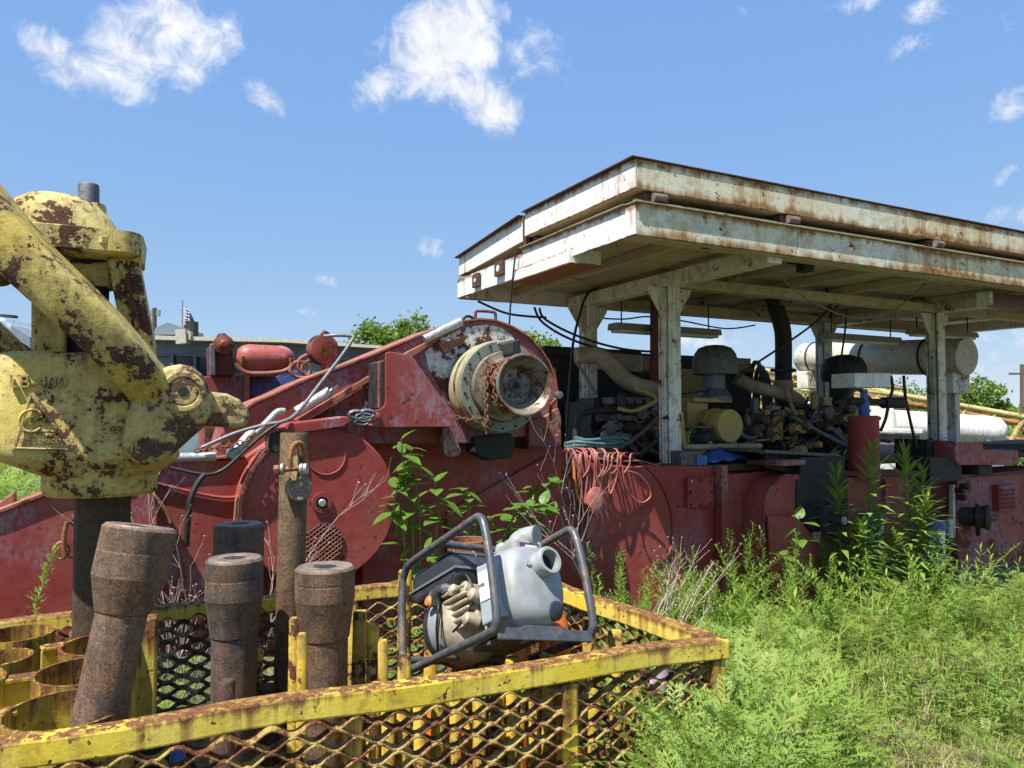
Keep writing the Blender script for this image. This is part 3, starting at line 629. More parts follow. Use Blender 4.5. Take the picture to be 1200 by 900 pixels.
pb('filler_cap', 'pump_white', lambda m: m.lathe(LP(-.145, .165, .27), ez, [(.026, 0), (.026, .03), (.02, .045), (.01, .05)], 16), 50)
pb('brand_plate', 'label_purple', lambda m: m.box(LP(-.0335, .185, .272), .003, .075, .022, (ex, ey, ez)))
pb('brand_stripe', 'label_white', lambda m: m.box(LP(-.0315, .190, .272), .002, .045, .006, (ex, ey, ez)))
ip = pb('inlet_port', 'pump_white', lambda m: m.lathe(LP(-.025, .20, .205), ex, [(.058, 0), (.058, .012), (.042, .016), (.040, .05), (.044, .052), (.044, .062), (.041, .066), (.033, .066), (.033, .02)], 28), 40)
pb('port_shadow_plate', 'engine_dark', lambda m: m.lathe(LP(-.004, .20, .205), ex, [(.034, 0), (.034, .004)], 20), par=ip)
for yy, zz in ((.145, .205), (.255, .205)): pb('bolt', 'zinc', lambda m: m.lathe(LP(-.012, yy, zz), ex, [(.009, 0), (.009, .012)], 6))
pb('drain_plug', 'tank_navy', lambda m: m.lathe(LP(-.013, .235, .065), ex+ey*.15-ez*.25, [(.03, -.008), (.03, .003), (.025, .007)], 20), 40)
eng = pb('engine_block', 'engine_tan', lambda m: (m.box(LP(-.25, .19, .12), .15, .20, .16, (ex, ey, ez)), m.box(LP(-.24, .09, .125), .12, .06, .12, (ex, ey, ez)), *[m.box(LP(-.25+.0, .055-.004*i, .075+.022*i), .13, .03, .012, (ex, ey, ez)) for i in range(6)]), bevel=.01)
for yy, zz, xx in ((.045, .18, -.20), (.04, .19, -.26), (.05, .15, -.17), (.035, .08, -.19)): pb('cylinder_stud', 'engine_tan', lambda m: m.lathe(LP(xx, yy, zz), -ey+ez*.3, [(.022, -.03), (.02, .012), (.01, .02)], 10), 40)
pb('exhaust_guard', 'grey_metal', lambda m: m.box(LP(-.33, .06, .205), .12, .10, .04, (ex, ey, ez)), bevel=.02)
pb('exhaust_hole', 'black_iron', lambda m: m.tube(smoothpath([LP(-.29, .05, .18), LP(-.30, .03, .205), LP(-.33, .02, .20), LP(-.345, .025, .17)], 4), .02, 10), 50)
pb('recoil_cover', 'pump_grey', lambda m: m.lathe(LP(-.345, .15, .115), -ex, [(.125, 0), (.125, .07), (.115, .10), (.09, .115), (.08, .105), (.04, .105)], 32), 40)
pb('recoil_band', 'tank_navy', lambda m: m.lathe(LP(-.415, .15, .115), -ex, [(.127, 0), (.1275, .02), (.12, .04)], 32, caps=False), 40)
pb('crank_case', 'engine_tan', lambda m: m.lathe(LP(-.343, .14, .11), ex, [(.122, 0), (.122, .03), (.11, .06), (.085, .08), (.05, .085)], 32), 40)
pb('fuel_cock', 'cord_orange', lambda m: m.lathe(LP(-.37, .02, .185), -ey, [(.018, 0), (.02, .012), (.012, .02)], 10), 40)
for z_ in (.12, .09): pb('spark_lead', 'cable_black', lambda m: m.tube(smoothpath([LP(-.33, .02, z_+.07), LP(-.30, -.0, z_+.03), LP(-.32, .0, z_-.03), LP(-.37, .03, z_-.06)], 5), .004, 6), 60)
tk = pb('fuel_tank', 'tank_navy', lambda m: (m.prism([LP(x, .022, z) for x, z in ((-.50, .225), (-.485, .205), (-.25, .205), (-.215, .225), (-.215, .27), (-.245, .312), (-.485, .312), (-.50, .29))], ey*.31)), bevel=.018)
pb('tank_seam', 'tank_trim', lambda m: m.prism([LP(x, .016, z) for x, z in ((-.505, .248), (-.21, .248), (-.21, .256), (-.505, .256))], ey*.322), par=tk)
pb('tank_decal', 'label_white', lambda m: m.prism([LP(-.49, .035, .3125), LP(-.49, .20, .3125), LP(-.42, .20, .3125), LP(-.42, .035, .3125)], ez*.002), par=tk)
pb('decal_print', 'label_blue', lambda m: m.prism([LP(-.482, .06, .3148), LP(-.482, .19, .3148), LP(-.435, .19, .3148), LP(-.435, .06, .3148)], ez*.001), par=tk)
for yy in (.065, .095, .12): pb('decal_icon', 'ink_dark', lambda m: m.lathe(LP(-.458, yy+.02, .3159), ez, [(.008, 0), (.008, .0006)], 8), par=tk)
pb('tank_step', 'tank_trim', lambda m: m.prism([LP(-.34, .03, .313), LP(-.34, .32, .313), LP(-.26, .32, .318), LP(-.26, .03, .318)], ez*.004), par=tk)
pb('fuel_cap', 'tank_navy', lambda m: m.lathe(LP(-.38, .24, .313), ez, [(.04, 0), (.042, .012), (.038, .022), (.02, .026)], 20), 40)
pb('breather_hose', 'cable_grey', lambda m: m.tube(smoothpath([LP(-.33, .10, .32), LP(-.32, .10, .36), LP(-.28, .12, .36), LP(-.26, .14, .31)], 5), .0035, 6), 60)
for i_ in range(6): pb('cooling_fin', 'engine_tan', lambda m: m.box(LP(-.305, .19, .055+.022*i_), .03, .25, .008, (ex, ey, ez)), bevel=.002)
pb('starter_grip', 'rubber', lambda m: m.tube([LP(-.43, .03, .17), LP(-.43, .075, .185)], .009, 8), 60)
pb('throttle_lever', 'zinc', lambda m: m.box(LP(-.30, .03, .215), .07, .006, .014, (ex, ey, ez)), bevel=.002)
pb('wiring', 'cable_black', lambda m: m.tube(smoothpath([LP(-.22, .06, .19), LP(-.19, .04, .22), LP(-.17, .05, .16), LP(-.20, .03, .09), LP(-.26, .02, .06)], 5), .004, 6), 60)
pb('air_cleaner', 'tank_navy', lambda m: m.box(LP(-.33, .285, .15), .16, .10, .10, (ex, ey, ez)), bevel=.02)
# ------------------------------------------------------------------ drawworks (hoisting winch of the rig)
T = at_t
dw = thing('drawworks', rig(1.4, 5.0, -.43), 'huge faded red drilling winch housing with round drum cover and cathead', 'winch')
def dp(pts, t, th, mat, name, par=dw, bev=.006, smooth=None):
    m = MB(); m.prism([T(x, y, t) for x, y in pts], V*th); return m.build(name, mat, par, bevel=bev, smooth=smooth)
def strip(path, t, th, w, mat, name, par=dw):        # flat edge band following an outline, w metres thick, th deep
    P = [T(x, y, t) for x, y in path]; m = MB(); n = len(P); vs = []
    for i, p in enumerate(P):
        d = (P[min(n-1, i+1)]-P[max(0, i-1)]).normalized(); nn = d.cross(V).normalized(); nn = nn if nn.z > 0 else -nn
        vs += [p, p+nn*w, p+nn*w+V*th, p+V*th]
    fs = [(0, 1, 2, 3), tuple(4*(n-1)+j for j in (3, 2, 1, 0))]
    for i in range(n-1):
        for j in range(4): fs.append((4*i+j, 4*i+4+j, 4*i+4+(j+1) % 4, 4*i+(j+1) % 4))
    m.add(vs, fs); o = m.build(name, mat, par)
    bm = bmesh.new(); bm.from_mesh(o.data); bmesh.ops.recalc_face_normals(bm, faces=bm.faces); bm.to_mesh(o.data); bm.free(); return o
# main frame wall behind everything, down to the ground
dp([(240, 545), (430, 500), (480, 480), (600, 470), (658, 490), (658, 770), (240, 770)], 4.98, .25, 'red_plain', 'frame_wall')
# long sloping chain case with arched right end
TOPL = [(262, 500), (300, 472), (322, 463), (345, 452), (372, 441), (420, 424), (470, 403), (515, 385), (545, 377), (563, 374.5), (580, 376), (600, 383), (618, 394), (632, 408), (643, 424), (650, 442), (654, 465)]
dp(TOPL+[(655, 505), (560, 520), (430, 520), (300, 535), (250, 540)], 4.66, .42, 'red_blue', 'chain_case', bev=.01)
strip(TOPL, 4.64, .46, .012, 'red_edge', 'case_edge')
WH = [(502, 432), (498, 412), (520, 394), (548, 383), (572, 380), (588, 384), (600, 393), (612, 412), (600, 470), (545, 492), (525, 472)]
dp(WH, 4.655, .02, 'white_chip', 'painted_panel', bev=.003)
dp([(345, 492), (440, 436), (452, 430), (478, 412), (500, 401), (512, 393), (516, 396), (470, 428), (440, 443), (352, 497)], 4.60, .05, 'pale_yellow' if False else 'red_edge', 'case_rib', bev=.004)
dp([(352, 498), (440, 446), (446, 450), (446, 478), (420, 484), (345, 500)], 4.65, .02, 'red_rough', 'inner_panel', bev=.003)
dp([(424, 470), (430, 452), (440, 458), (443, 472), (438, 478), (426, 478)], 4.645, .012, 'white_chip', 'painted_patch', bev=.002)
m = MB(); m.tube([T(347, 483, 4.56), T(386, 459, 4.56)], .032, 14); m.tube([T(386, 459, 4.56), T(396, 452, 4.56)], .010, 8); m.build('air_cylinder', 'zinc', dw, smooth=50)
m = MB(); m.tube([T(497, 398, 4.6), T(540, 377, 4.6)], .030, 14); m.build('air_cylinder', 'zinc', dw, smooth=50)
for pts in ([(540, 378), (546, 371), (553, 372), (556, 377)], [(557, 375), (557.5, 366), (561, 364.5), (577, 365.5), (580.5, 368), (580.5, 377)]):
    m = MB(); m.tube(smoothpath([T(x, y, 4.75) for x, y in pts], 3), .011, 8); m.build('handrail', 'rubber' if pts[0][0] == 540 else 'red_dark', dw, smooth=60)
# triangular guard plate standing proud
GP = [(452, 414), (456, 412), (478, 415), (486, 421), (492, 430), (537, 493), (539, 500), (442, 501), (432, 494), (430, 488), (433, 482), (447, 479), (451, 475), (452, 470)]
dp(GP, 4.34, .02, 'red_main', 'guard_plate', bev=.004)
dp([(446, 424), (452, 421), (452, 478), (446, 479)], 4.36, .26, 'black_iron', 'guard_slot')
dp([(443.5, 424), (446, 423), (446, 479), (443.5, 479)], 4.37, .02, 'red_edge', 'guard_return')
dp([(440, 500), (538, 499), (538, 496), (440, 497)], 4.365, .30, 'red_plain', 'guard_floor')
for x, y in ((438, 490), (442, 488)): 
    m = MB(); m.lathe(T(x, y, 4.335), -V, [(.024, 0), (.02, .012), (.012, .016)], 8); m.build('guard_bolt', 'red_main', dw)
m = MB()
for x, y, w in ((418, 486, 1), (426, 489, 1.1), (424, 494, .9), (430, 485, 1.0)):
    c = T(x, y, 4.28); pts = [c+U*(.045*w*math.cos(a))+Z*(.022*w*math.sin(a)) for a in [k*math.pi/5 for k in range(10)]]; m.tube(pts, .012, 6, closed=True)
m.build('shackle_links', 'grey_metal', dw, smooth=60)
# cover strip above the drum
dp([(328, 508), (342, 496), (404, 488), (416, 490), (402, 500), (336, 510)], 4.36, .28, 'red_main', 'drum_hood')
# round drum cover
CC = T(376, 592, 4.40); r = 91*CC.y/880
m = MB(); m.lathe(CC, V, [(r-.012, -.004), (r-.004, .002), (r, .012), (r, .34)], 72); disc = m.build('drum_cover', 'red_plain', dw, smooth=30)
m = MB(); q = T(383, 534, 4.395); m.lathe(q, -V, [(.118, -.004), (.118, .0025), (.110, .006), (.104, .002), (.02, .002)], 40); m.build('round_boss', 'red_plain', disc, smooth=25)
q = T(377, 589, 4.395); m = MB(); m.lathe(q, -V, [(.058, -.002), (.058, .012), (.036, .012), (.036, .004)], 28); m.build('hub_ring', 'red_main', disc, smooth=30)
m = MB(); m.lathe(q, -V, [(.036, .003), (.036, .0065)], 24); m.build('hub_recess', 'black_iron', disc)
m = MB(); m.lathe(q, -V, [(.022, .005), (.022, .018), (.018, .022)], 20); m.build('hub_bolt', 'zinc', disc, smooth=30)
q = T(379, 636, 4.395); m = MB(); m.lathe(q, -V, [(.115, .0), (.115, .004)], 32); gw = m.build('grille_opening', 'black_iron', disc)
m = MB()
for a in (35, -35):
    d = U*math.cos(R(a))+Z*math.sin(R(a)); e = -U*math.sin(R(a))+Z*math.cos(R(a))
    for i in range(-5, 6):
        h = math.sqrt(max(0, .113**2-(i*.021)**2)); 
        if h > .01: m.tube([q-V*.009+e*(i*.021)-d*h, q-V*.009+e*(i*.021)+d*h], .0028, 5)
m.build('grille_wire', 'red_edge', disc)
# fender band over the left of the drum and the low hood to its left
ar = [(283+0, 615), (284, 590), (289, 570), (298, 551), (310, 534), (326, 519), (338, 512)]
strip(ar, 4.37, .45, .018, 'red_edge', 'fender_band')
dp([(178, 566), (186, 543), (205, 540), (255, 539), (287, 536), (318, 515), (318, 540), (300, 560), (292, 600), (292, 770), (178, 770)], 4.58, .5, 'red_main', 'low_hood', bev=.01)
strip([(178, 562), (186, 542), (205, 539), (255, 538), (287, 535)], 4.55, .5, .012, 'red_edge', 'hood_edge')
m = MB(); m.tube(smoothpath([T(x, y, 4.565) for x, y in ((183, 566), (210, 573), (240, 580), (265, 583), (280, 580), (284, 565))], 5), .010, 6); m.build('hood_seam', 'red_main', dw, smooth=60)
dp([(313, 505), (332, 503), (332, 528), (322, 531), (313, 520)], 4.36, .05, 'black_iron', 'hood_slot'); dp([(312, 504), (335, 500), (336, 504), (316, 508), (315, 527), (312, 528)], 4.35, .04, 'red_edge', 'slot_frame')
m = MB(); m.tube([T(200, 536.5, 4.40), T(253, 535, 4.40)], .025, 12); m.build('air_cylinder', 'zinc', dw, smooth=50)
m = MB(); m.lathe(T(275, 532, 4.38), -V, [(.036, -.1), (.036, .01), (.03, .016), (.01, .016)], 16); m.build('valve_body', 'grey_metal', dw, smooth=40)
m = MB(); m.tube([T(276, 530, 4.40), T(298, 505, 4.44)], [.03, .035], 12); m.build('valve_stem', 'zinc', dw, smooth=40)
# left low panel and its sloping cap
dp([(-60, 618), (0, 601), (62, 577), (175, 560), (185, 600), (185, 780), (-60, 780)], 4.40, .3, 'red_main', 'side_panel', bev=.008)
strip([(-60, 618), (0, 601), (62, 577), (150, 562)], 4.38, .3, .014, 'red_edge', 'panel_edge')
dp([(-40, 600), (0, 588), (17, 576), (17, 592), (-40, 612)], 4.55, .1, 'red_edge', 'bent_flange')
m = MB(); m.tube(smoothpath([T(x, y, 4.30) for x, y in ((150, 575), (165, 572), (180, 580), (194, 598), (200, 612))], 5), .030, 8, sq=(1, .3, .5)); m.build('brake_band', 'rust_orange', dw, smooth=50)
m = MB(); m.tube(smoothpath([T(x, y, 4.33) for x, y in ((79, 611), (77, 618), (75, 628), (75, 640), (76, 652))], 4), .012, 8); lv = m.build('latch_lever', 'rust_orange', dw, smooth=60)
m = MB(); c = T(72, 645, 4.34); m.tube([c+U*(.035*math.cos(a))+Z*(.042*math.sin(a)) for a in [k*math.pi/8 for k in range(16)]], .005, 6, closed=True); m.tube([T(80, 653, 4.34), T(95, 654, 4.34), T(95, 640, 4.34), T(82, 637, 4.34)], .005, 6); m.build('latch_ring', 'yellow_worn', lv, smooth=60)
# front panels right of the drum
dp([(425, 520), (520, 505), (600, 500), (657, 500), (657, 770), (425, 770)], 4.86, .10, 'red_plain', 'front_panel')
dp([(524, 600), (640, 535), (657, 535), (657, 770), (524, 770)], 4.83, .028, 'red_plain', 'front_panel')
dp([(519, 501), (527, 500), (541, 528), (538, 534), (526, 536), (520, 530)], 4.55, .06, 'red_rough', 'hanger')
dp([(556, 512), (600, 508), (604, 520), (600, 536), (575, 540), (556, 530)], 4.6, .15, 'engine_dark', 'bearing_block')
dp([(620, 493), (640, 488), (655, 478), (658, 490), (658, 524), (620, 524)], 4.62, .10, 'red_rough', 'corner_bracket')
dp([(619, 524), (659, 524), (659, 526.5), (619, 526.5)], 4.56, .3, 'red_dark', 'bracket_foot')
# cathead
hub = T(586, 455, 4.50)
zc = T(615, 451, 4.12); s0 = zc.dot(U); z0 = zc.z
def cx(t): return rig(s0, t, z0)
kk = zc.y/880
m = MB(); m.lathe(cx(4.64), -V, [(.30, 0), (.30, .04), (.292, .06)], 48); m.build('brake_ring', 'pale_yellow', dw, smooth=30)
m = MB()
for a in range(0, 360, 30): m.box(cx(4.545)+U*(.27*math.cos(R(a)))+Z*(.27*math.sin(R(a))), .035, .09, .035, (U, V, Z))
m.lathe(cx(4.60), -V, [(.24, 0), (.24, .1)], 32); m.build('ring_spacer', 'engine_dark', dw)
ct = m
m = MB(); m.lathe(cx(4.51), -V, [(.30, 0), (.305, .02), (.305, .075), (.298, .085), (.235, .085), (.235, .0)], 56); fr = m.build('friction_plate', 'green_grey', dw, smooth=30)
m = MB(); m.lathe(cx(4.512), -V, [(.3055, .0), (.308, .012), (.308, .05), (.3055, .065)], 56, caps=False); m.build('clutch_band', 'pale_yellow', dw, smooth=30)
for a in range(10, 370, 20):
    m = MB(); m.lathe(cx(4.425)+U*(.278*math.cos(R(a)))+Z*(.278*math.sin(R(a))), -V, [(.009, 0), (.009, .007)], 6); m.build('plate_bolt', 'black_iron', fr)
m = MB(); m.lathe(cx(4.43), -V, [(.23, 0), (.232, .03), (.225, .045), (.19, .05), (.155, .08), (.140, .13), (.142, .20), (.165, .26), (.19, .29)], 48, caps=False); m.build('cathead_drum', 'spool', dw, smooth=50)
m = MB(); m.lathe(cx(4.135), -V, [(.185, -.01), (.193, .0), (.197, .012), (.193, .024), (.184, .024), (.168, .0), (.150, -.03), (.128, -.045), (.118, -.06), (.112, -.11), (.04, -.11)], 56, caps=False); m.build('cathead_flange', 'spool', dw, smooth=40)
m = MB(); m.lathe(cx(4.247), -V, [(.05, 0), (.05, .014), (.022, .014), (.022, .004)], 20); m.build('hub_cap', 'engine_mix', dw, smooth=40)
m = MB(); m.lathe(cx(4.24), -V, [(.021, 0), (.021, .016)], 16); m.build('hub_bore', 'black_iron', dw)
for a in range(0, 360, 60):
    m = MB(); m.lathe(cx(4.246)+U*(.075*math.cos(R(a)))+Z*(.075*math.sin(R(a))), -V, [(.013, 0), (.013, .012), (.006, .014)], 6); m.build('hub_bolt', 'engine_mix', dw)
dp([(600, 401), (609, 397), (611, 413), (600, 415)], 4.25, .30, 'black_iron', 'guide_block')
dp([(583, 400), (600, 397), (600, 402), (583, 404)], 4.42, .22, 'pale_yellow', 'guide_plate')
# chain wound on the cathead, hanging end and the run to the left
def chain(path, w, name, label=None, mat='chain_rust', par=None):
    P = [Vector(p) for p in path]; m = MB(); acc = 0; nxt = 0; flip = False
    for a, b in zip(P, P[1:]):
        L = (b-a).length
        while nxt <= acc+L:
            c = a.lerp(b, (nxt-acc)/L if L else 0); d = (b-a).normalized(); s = d.cross(V if abs(d.dot(V)) < .9 else Z).normalized()
            if flip: s = d.cross(s)
            flip = not flip
            pts = [c+d*(w*1.0*math.cos(t_))+s*(w*.55*math.sin(t_)) for t_ in [j*math.pi/4 for j in range(8)]]
            m.tube(pts, w*.21, 5, closed=True); nxt += w*1.35
        acc += L
    o = m.build(name, mat, par, smooth=60)
    return tag(o, label, 'chain') if label else o
hp = []
for i in range(70):
    a = R(60+i*9); rr = .165+.008*math.sin(i); hp.append(cx(4.335-.0016*i+.02*math.sin(i*.21))+U*(rr*math.cos(a))+Z*(rr*math.sin(a)))
chain(hp, .026, 'rusty_chain', 'rusty chain wrapped round the cathead neck')
e = cx(4.30)-U*.175; chain([e+Z*.10, e-Z*.05, e-Z*.19-U*.0, e-Z*.30], .026, 'rusty_chain', 'short rusty chain end hanging straight down from the cathead')
chain([T(536, 489, 4.33), T(548, 492, 4.3), T(562, 491, 4.28), T(575, 492, 4.26)], .020, 'rusty_chain', 'short level rusty chain between guard plate and cathead')
m = MB(); m.lathe(T(655, 463, 4.45), (T(655, 463, 4.45)*-1+CAM).normalized()+U*.4, [(.027, -.02), (.027, .012), (.023, .014), (.005, .014)], 20); g = tag(m.build('pressure_gauge', 'grey_metal', smooth=40), 'small round metal gauge at the right edge of the cathead', 'gauge')
m = MB(); m.tube([T(652, 467, 4.45), T(646, 474, 4.47), T(645, 482, 4.52), T(646, 492, 4.58)], .012, 8); m.build('gauge_fitting', 'rust_orange', g, smooth=60)
# ropes and pipes lying over the hood
def cable(pts, r, mat, label, name='cable', cat='cable', k=6, n=7): m = MB(); m.tube(smoothpath(pts, k), r, n); return tag(m.build(name, mat, smooth=60), label, cat)
cable([T(x, y, t) for x, y, t in ((236, 525, 4.36), (275, 508, 4.36), (310, 498, 4.35), (332, 494, 4.34), (348, 484, 4.40), (375, 450, 4.5), (398, 420, 4.58), (413, 398, 4.62), (412, 394, 4.64), (395, 393, 4.66), (380, 394, 4.7))], .011, 'cable_grey', 'grey control cable looping from the air horn down over the red hood')
cable([T(x, y, t) for x, y, t in ((200, 548, 4.36), (240, 556, 4.33), (262, 550, 4.33), (285, 530, 4.33), (310, 508, 4.32), (326, 497, 4.33))], .009, 'cable_black', 'thin black line sagging across the red hood')
cable([T(x, y, t) for x, y, t in ((240, 556, 4.33), (232, 566, 4.32), (224, 583, 4.31), (221, 600, 4.31), (218, 640, 4.32))], .016, 'rubber', 'black hose hanging down the red hood among dead stems')
cable([T(x, y, t) for x, y, t in ((300, 508, 4.36), (312, 496, 4.36), (325, 483, 4.38), (334, 482, 4.38))], .020, 'zinc', 'greasy metal rod end lying on the hood', 'control_rod', 'rod')
chain([T(x, y, 4.33) for x, y in ((232, 528), (250, 525), (272, 522), (290, 516), (300, 505))], .020, 'rusty_chain', 'rusty chain lying along the top of the low red hood')
# ------------------------------------------------------------------ machinery behind the winch
bw = thing('rear_winch_frame', rig(-.2, 5.9, -.43), 'red and blue machine frame behind the winch, below the red air tank', 'machine')
def bp2(pts, t, th, mat, name, par=bw, bev=.006): return dp(pts, t, th, mat, name, par, bev)
bp2([(239, 441), (288, 440), (290, 560), (239, 560)], 5.85, .5, 'red_blue', 'side_plate')
bp2([(288, 437), (326, 437), (326, 441), (293, 441), (293, 475), (288, 475)], 5.75, .3, 'red_edge', 'window_frame')
bp2([(293, 441), (326, 441), (326, 475), (293, 475)], 5.9, .3, 'blue_paint', 'back_plate')
bp2([(326, 437), (352, 434), (420, 440), (420, 520), (326, 520)], 5.95, .3, 'blue_paint', 'rear_plate')
bp2([(247, 404), (272, 403), (275, 440), (248, 440)], 5.75, .35, 'red_dark', 'tower')
bp2([(246, 403), (252, 402), (253, 440), (246, 440)], 5.70, .04, 'grey_metal', 'tower_edge')
m = MB(); m.lathe(T(262, 404, 5.7), -V, [(.07, -.05), (.07, .02), (.04, .03), (.02, .05)], 16); m.build('valve_head', 'red_rough', bw, smooth=40)
m = MB(); m.lathe(T(260.5, 396, 5.8), Z, [(.02, -.07), (.02, -.03), (.028, -.028), (.04, -.01), (.04, .01), (.024, .032)], 16); m.build('breather', 'black_iron', bw, smooth=50)
a0, a1 = T(275, 418, 5.72), T(345, 421, 5.72); L = (a1-a0).length; rt = 15.5*a0.y/880
at_ = thing('air_tank', (a0+a1)/2-Z*rt, 'faded red horizontal air tank with domed ends behind the winch', 'tank')
m = MB(); m.lathe(a0, a1-a0, [(.02, 0), (rt*.55, .015), (rt*.88, .05), (rt, .09), (rt, L-.09), (rt*.88, L-.05), (rt*.55, L-.015), (.02, L)], 32); m.build('shell', 'red_tank', at_, smooth=60)
for f in (.1, .9):
    c = a0.lerp(a1, f); m = MB(); m.tube([c+V*(rt*1.02*math.cos(a))+Z*(rt*1.02*math.sin(a)) for a in [R(180+k*15) for k in range(13)]], .014, 6); m.build('cradle', 'rust_orange', at_, smooth=60)
m = MB(); m.tube(smoothpath([T(x, y, 5.55) for x, y in ((277, 425), (282, 433), (295, 438), (330, 436), (344, 428))], 4), .018, 8); m.build('tank_saddle', 'red_edge', at_, smooth=60)
c = T(380, 409, 5.1); hn = thing('air_horn', c-Z*.1, 'round rusty disc-faced drum mounted above the sloping case', 'horn')
m = MB(); m.lathe(c, -V+U*.2, [(.085, -.10), (.095, -.08), (.095, -.005), (.10, 0), (.10, .01), (.09, .014), (.03, .018)], 28); m.build('drum', 'red_rough', hn, smooth=35)
m = MB(); m.lathe(c+V*.05, -V+U*.2, [(.104, -.03), (.104, .03)], 28, caps=False); m.build('band', 'rubber', hn, smooth=35)
m = MB(); m.tube([T(380, 393, 5.1), T(381, 388, 5.1)], .018, 8); m.tube([T(376, 392, 5.1), T(386, 391, 5.1)], .012, 8); m.build('fitting', 'rust_brown', hn, smooth=60)
m = MB(); m.tube([T(382, 420, 5.12), T(382, 440, 5.12)], .03, 8); m.build('stand', 'red_rough', hn)
for i, (x, y, rr) in enumerate(((352, 433, .07), (364, 428, .09), (366, 432, .075))):
    c = T(x, y, 5.2); m = MB(); m.tube([c+U*(rr*math.cos(a))+Z*(rr*.8*math.sin(a)) for a in [k*math.pi/8 for k in range(16)]], .012, 6, closed=True)
    tag(m.build('pipe_loop', 'red_edge', smooth=60), ['leftmost red pipe loop beside the air tank', 'largest red pipe loop left of the round horn', 'rear red pipe loop nearest the round horn'][i], 'pipe loop')

# ------------------------------------------------------------------ engine skid
DECK = 1.19
sk = thing('engine_skid', rig(5.5, 6.4, -.43), 'long dark red engine skid under the shelter roof', 'skid')
def sp(pts, t, th, mat, name, par=sk, bev=.006): return dp(pts, t, th, mat, name, par, bev)
m = MB(); m.box(rig(6.6, 6.75, DECK-.03), 8.6, 3.1, .06, (U, V, Z)); m.build('deck', 'rust_brown', sk)
sp([(652, 527), (690, 540), (700, 546), (852, 546), (856, 560), (856, 800), (652, 800)], 5.14, .14, 'red_plain', 'wall_panel')
sp([(657, 530), (690, 533), (690, 560), (657, 552)], 5.08, .05, 'red_plain', 'gusset')
sp([(806, 560), (837, 559), (837, 593), (806, 595)], 5.10, .038, 'red_plain', 'hatch_cover')
for x, y in ((810, 564), (821, 563), (833, 563), (809, 577), (834, 576), (810, 591), (822, 591), (833, 590), (775, 571), (848, 573), (848, 600), (752, 562), (795, 593)):
    m = MB(); m.lathe(T(x, y, 5.098 if 803 < x < 840 else 5.138), -V, [(.013, 0), (.013, .009), (.007, .013)], 8); m.build('bolt', 'zinc' if (x, y) == (810, 564) else 'red_dark', sk)
m = MB(); q = T(715, 625, 5.135); rr = 92*q.y/880; m.tube([q+U*(rr*math.cos(R(a)))+Z*(rr*math.sin(R(a))) for a in range(-20, 82, 4)], .010, 6); m.build('cover_rim', 'red_plain', sk, smooth=60)
sp([(846, 546), (853, 545), (855, 800), (847, 800)], 5.03, .10, 'red_edge' if False else 'red_main', 'seam_flange')
sp([(853, 556), (905, 552), (930, 552), (930, 800), (853, 800)], 5.12, .3, 'red_plain', 'wall_panel')
# round-topped chain cover standing forward
s_a, s_b = T(868, 620, 5.14).dot(U), T(868, 620, 5.14).dot(U)+.62
ztop = T(905, 557, 4.88).z; prof = [rig(s_a, 4.80, -.40), rig(s_a, 4.80, ztop-.30)]
prof = [rig(s_a, 0, -.40), rig(s_a, 0, ztop-.32)] + [rig(s_a+.32-.32*math.cos(R(a)), 0, ztop-.32+.32*math.sin(R(a))) for a in range(10, 91, 10)] + [rig(s_a+.62, 0, ztop), rig(s_a+.62, 0, -.40)]
m = MB(); m.prism([p+V*4.86 for p in prof], V*.4); m.build('chain_cover', 'red_plain', sk, smooth=40, bevel=.01)
m = MB(); m.tube([p+V*4.857 for p in prof[:-2]], .012, 6); m.build('cover_bead', 'red_edge', sk, smooth=60)
sp([(934, 562), (992, 556), (996, 640), (934, 606)], 4.84, .02, 'black_iron', 'open_recess')
sp([(900, 604), (935, 606), (962, 640), (962, 800), (930, 800), (905, 700)], 4.80, .02, 'red_plain', 'lower_panel')
sp([(986, 560), (1065, 552), (1065, 800), (986, 800)], 5.05, .25, 'red_main', 'wall_panel')
sp([(1038, 562), (1052, 560), (1052, 595), (1038, 598)], 5.0, .06, 'red_plain', 'wall_box')
sp([(1060, 556), (1122, 556), (1122, 720), (1060, 720)], 5.2, .3, 'red_dark', 'wall_panel')
q = T(952, 606, 4.83); m = MB(); m.lathe(q, -V+U*.25, [(.13, -.05), (.13, .05), (.10, .06), (.10, .12), (.14, .13), (.14, .17), (.06, .18), (.05, .28)], 28); m.build('shaft_pulley', 'black_iron', sk, smooth=40)
m = MB(); m.lathe(q+(-V+U*.25).normalized()*.28, -V+U*.25, [(.035, 0), (.035, .02)], 16); m.build('shaft_end', 'zinc', sk, smooth=40)
q = T(908, 600, 4.84); 
# open black trough on the deck edge
sp([(897, 529), (942, 534), (942, 559), (897, 548)], 4.95, .02, 'black_iron', 'trough_end')
sp([(897, 527), (985, 532), (985, 536), (897, 531)], 4.86, .7, 'engine_mix', 'trough_top'); sp([(938, 536), (990, 534), (990, 558), (938, 560)], 4.85, .5, 'black_iron', 'trough_side')
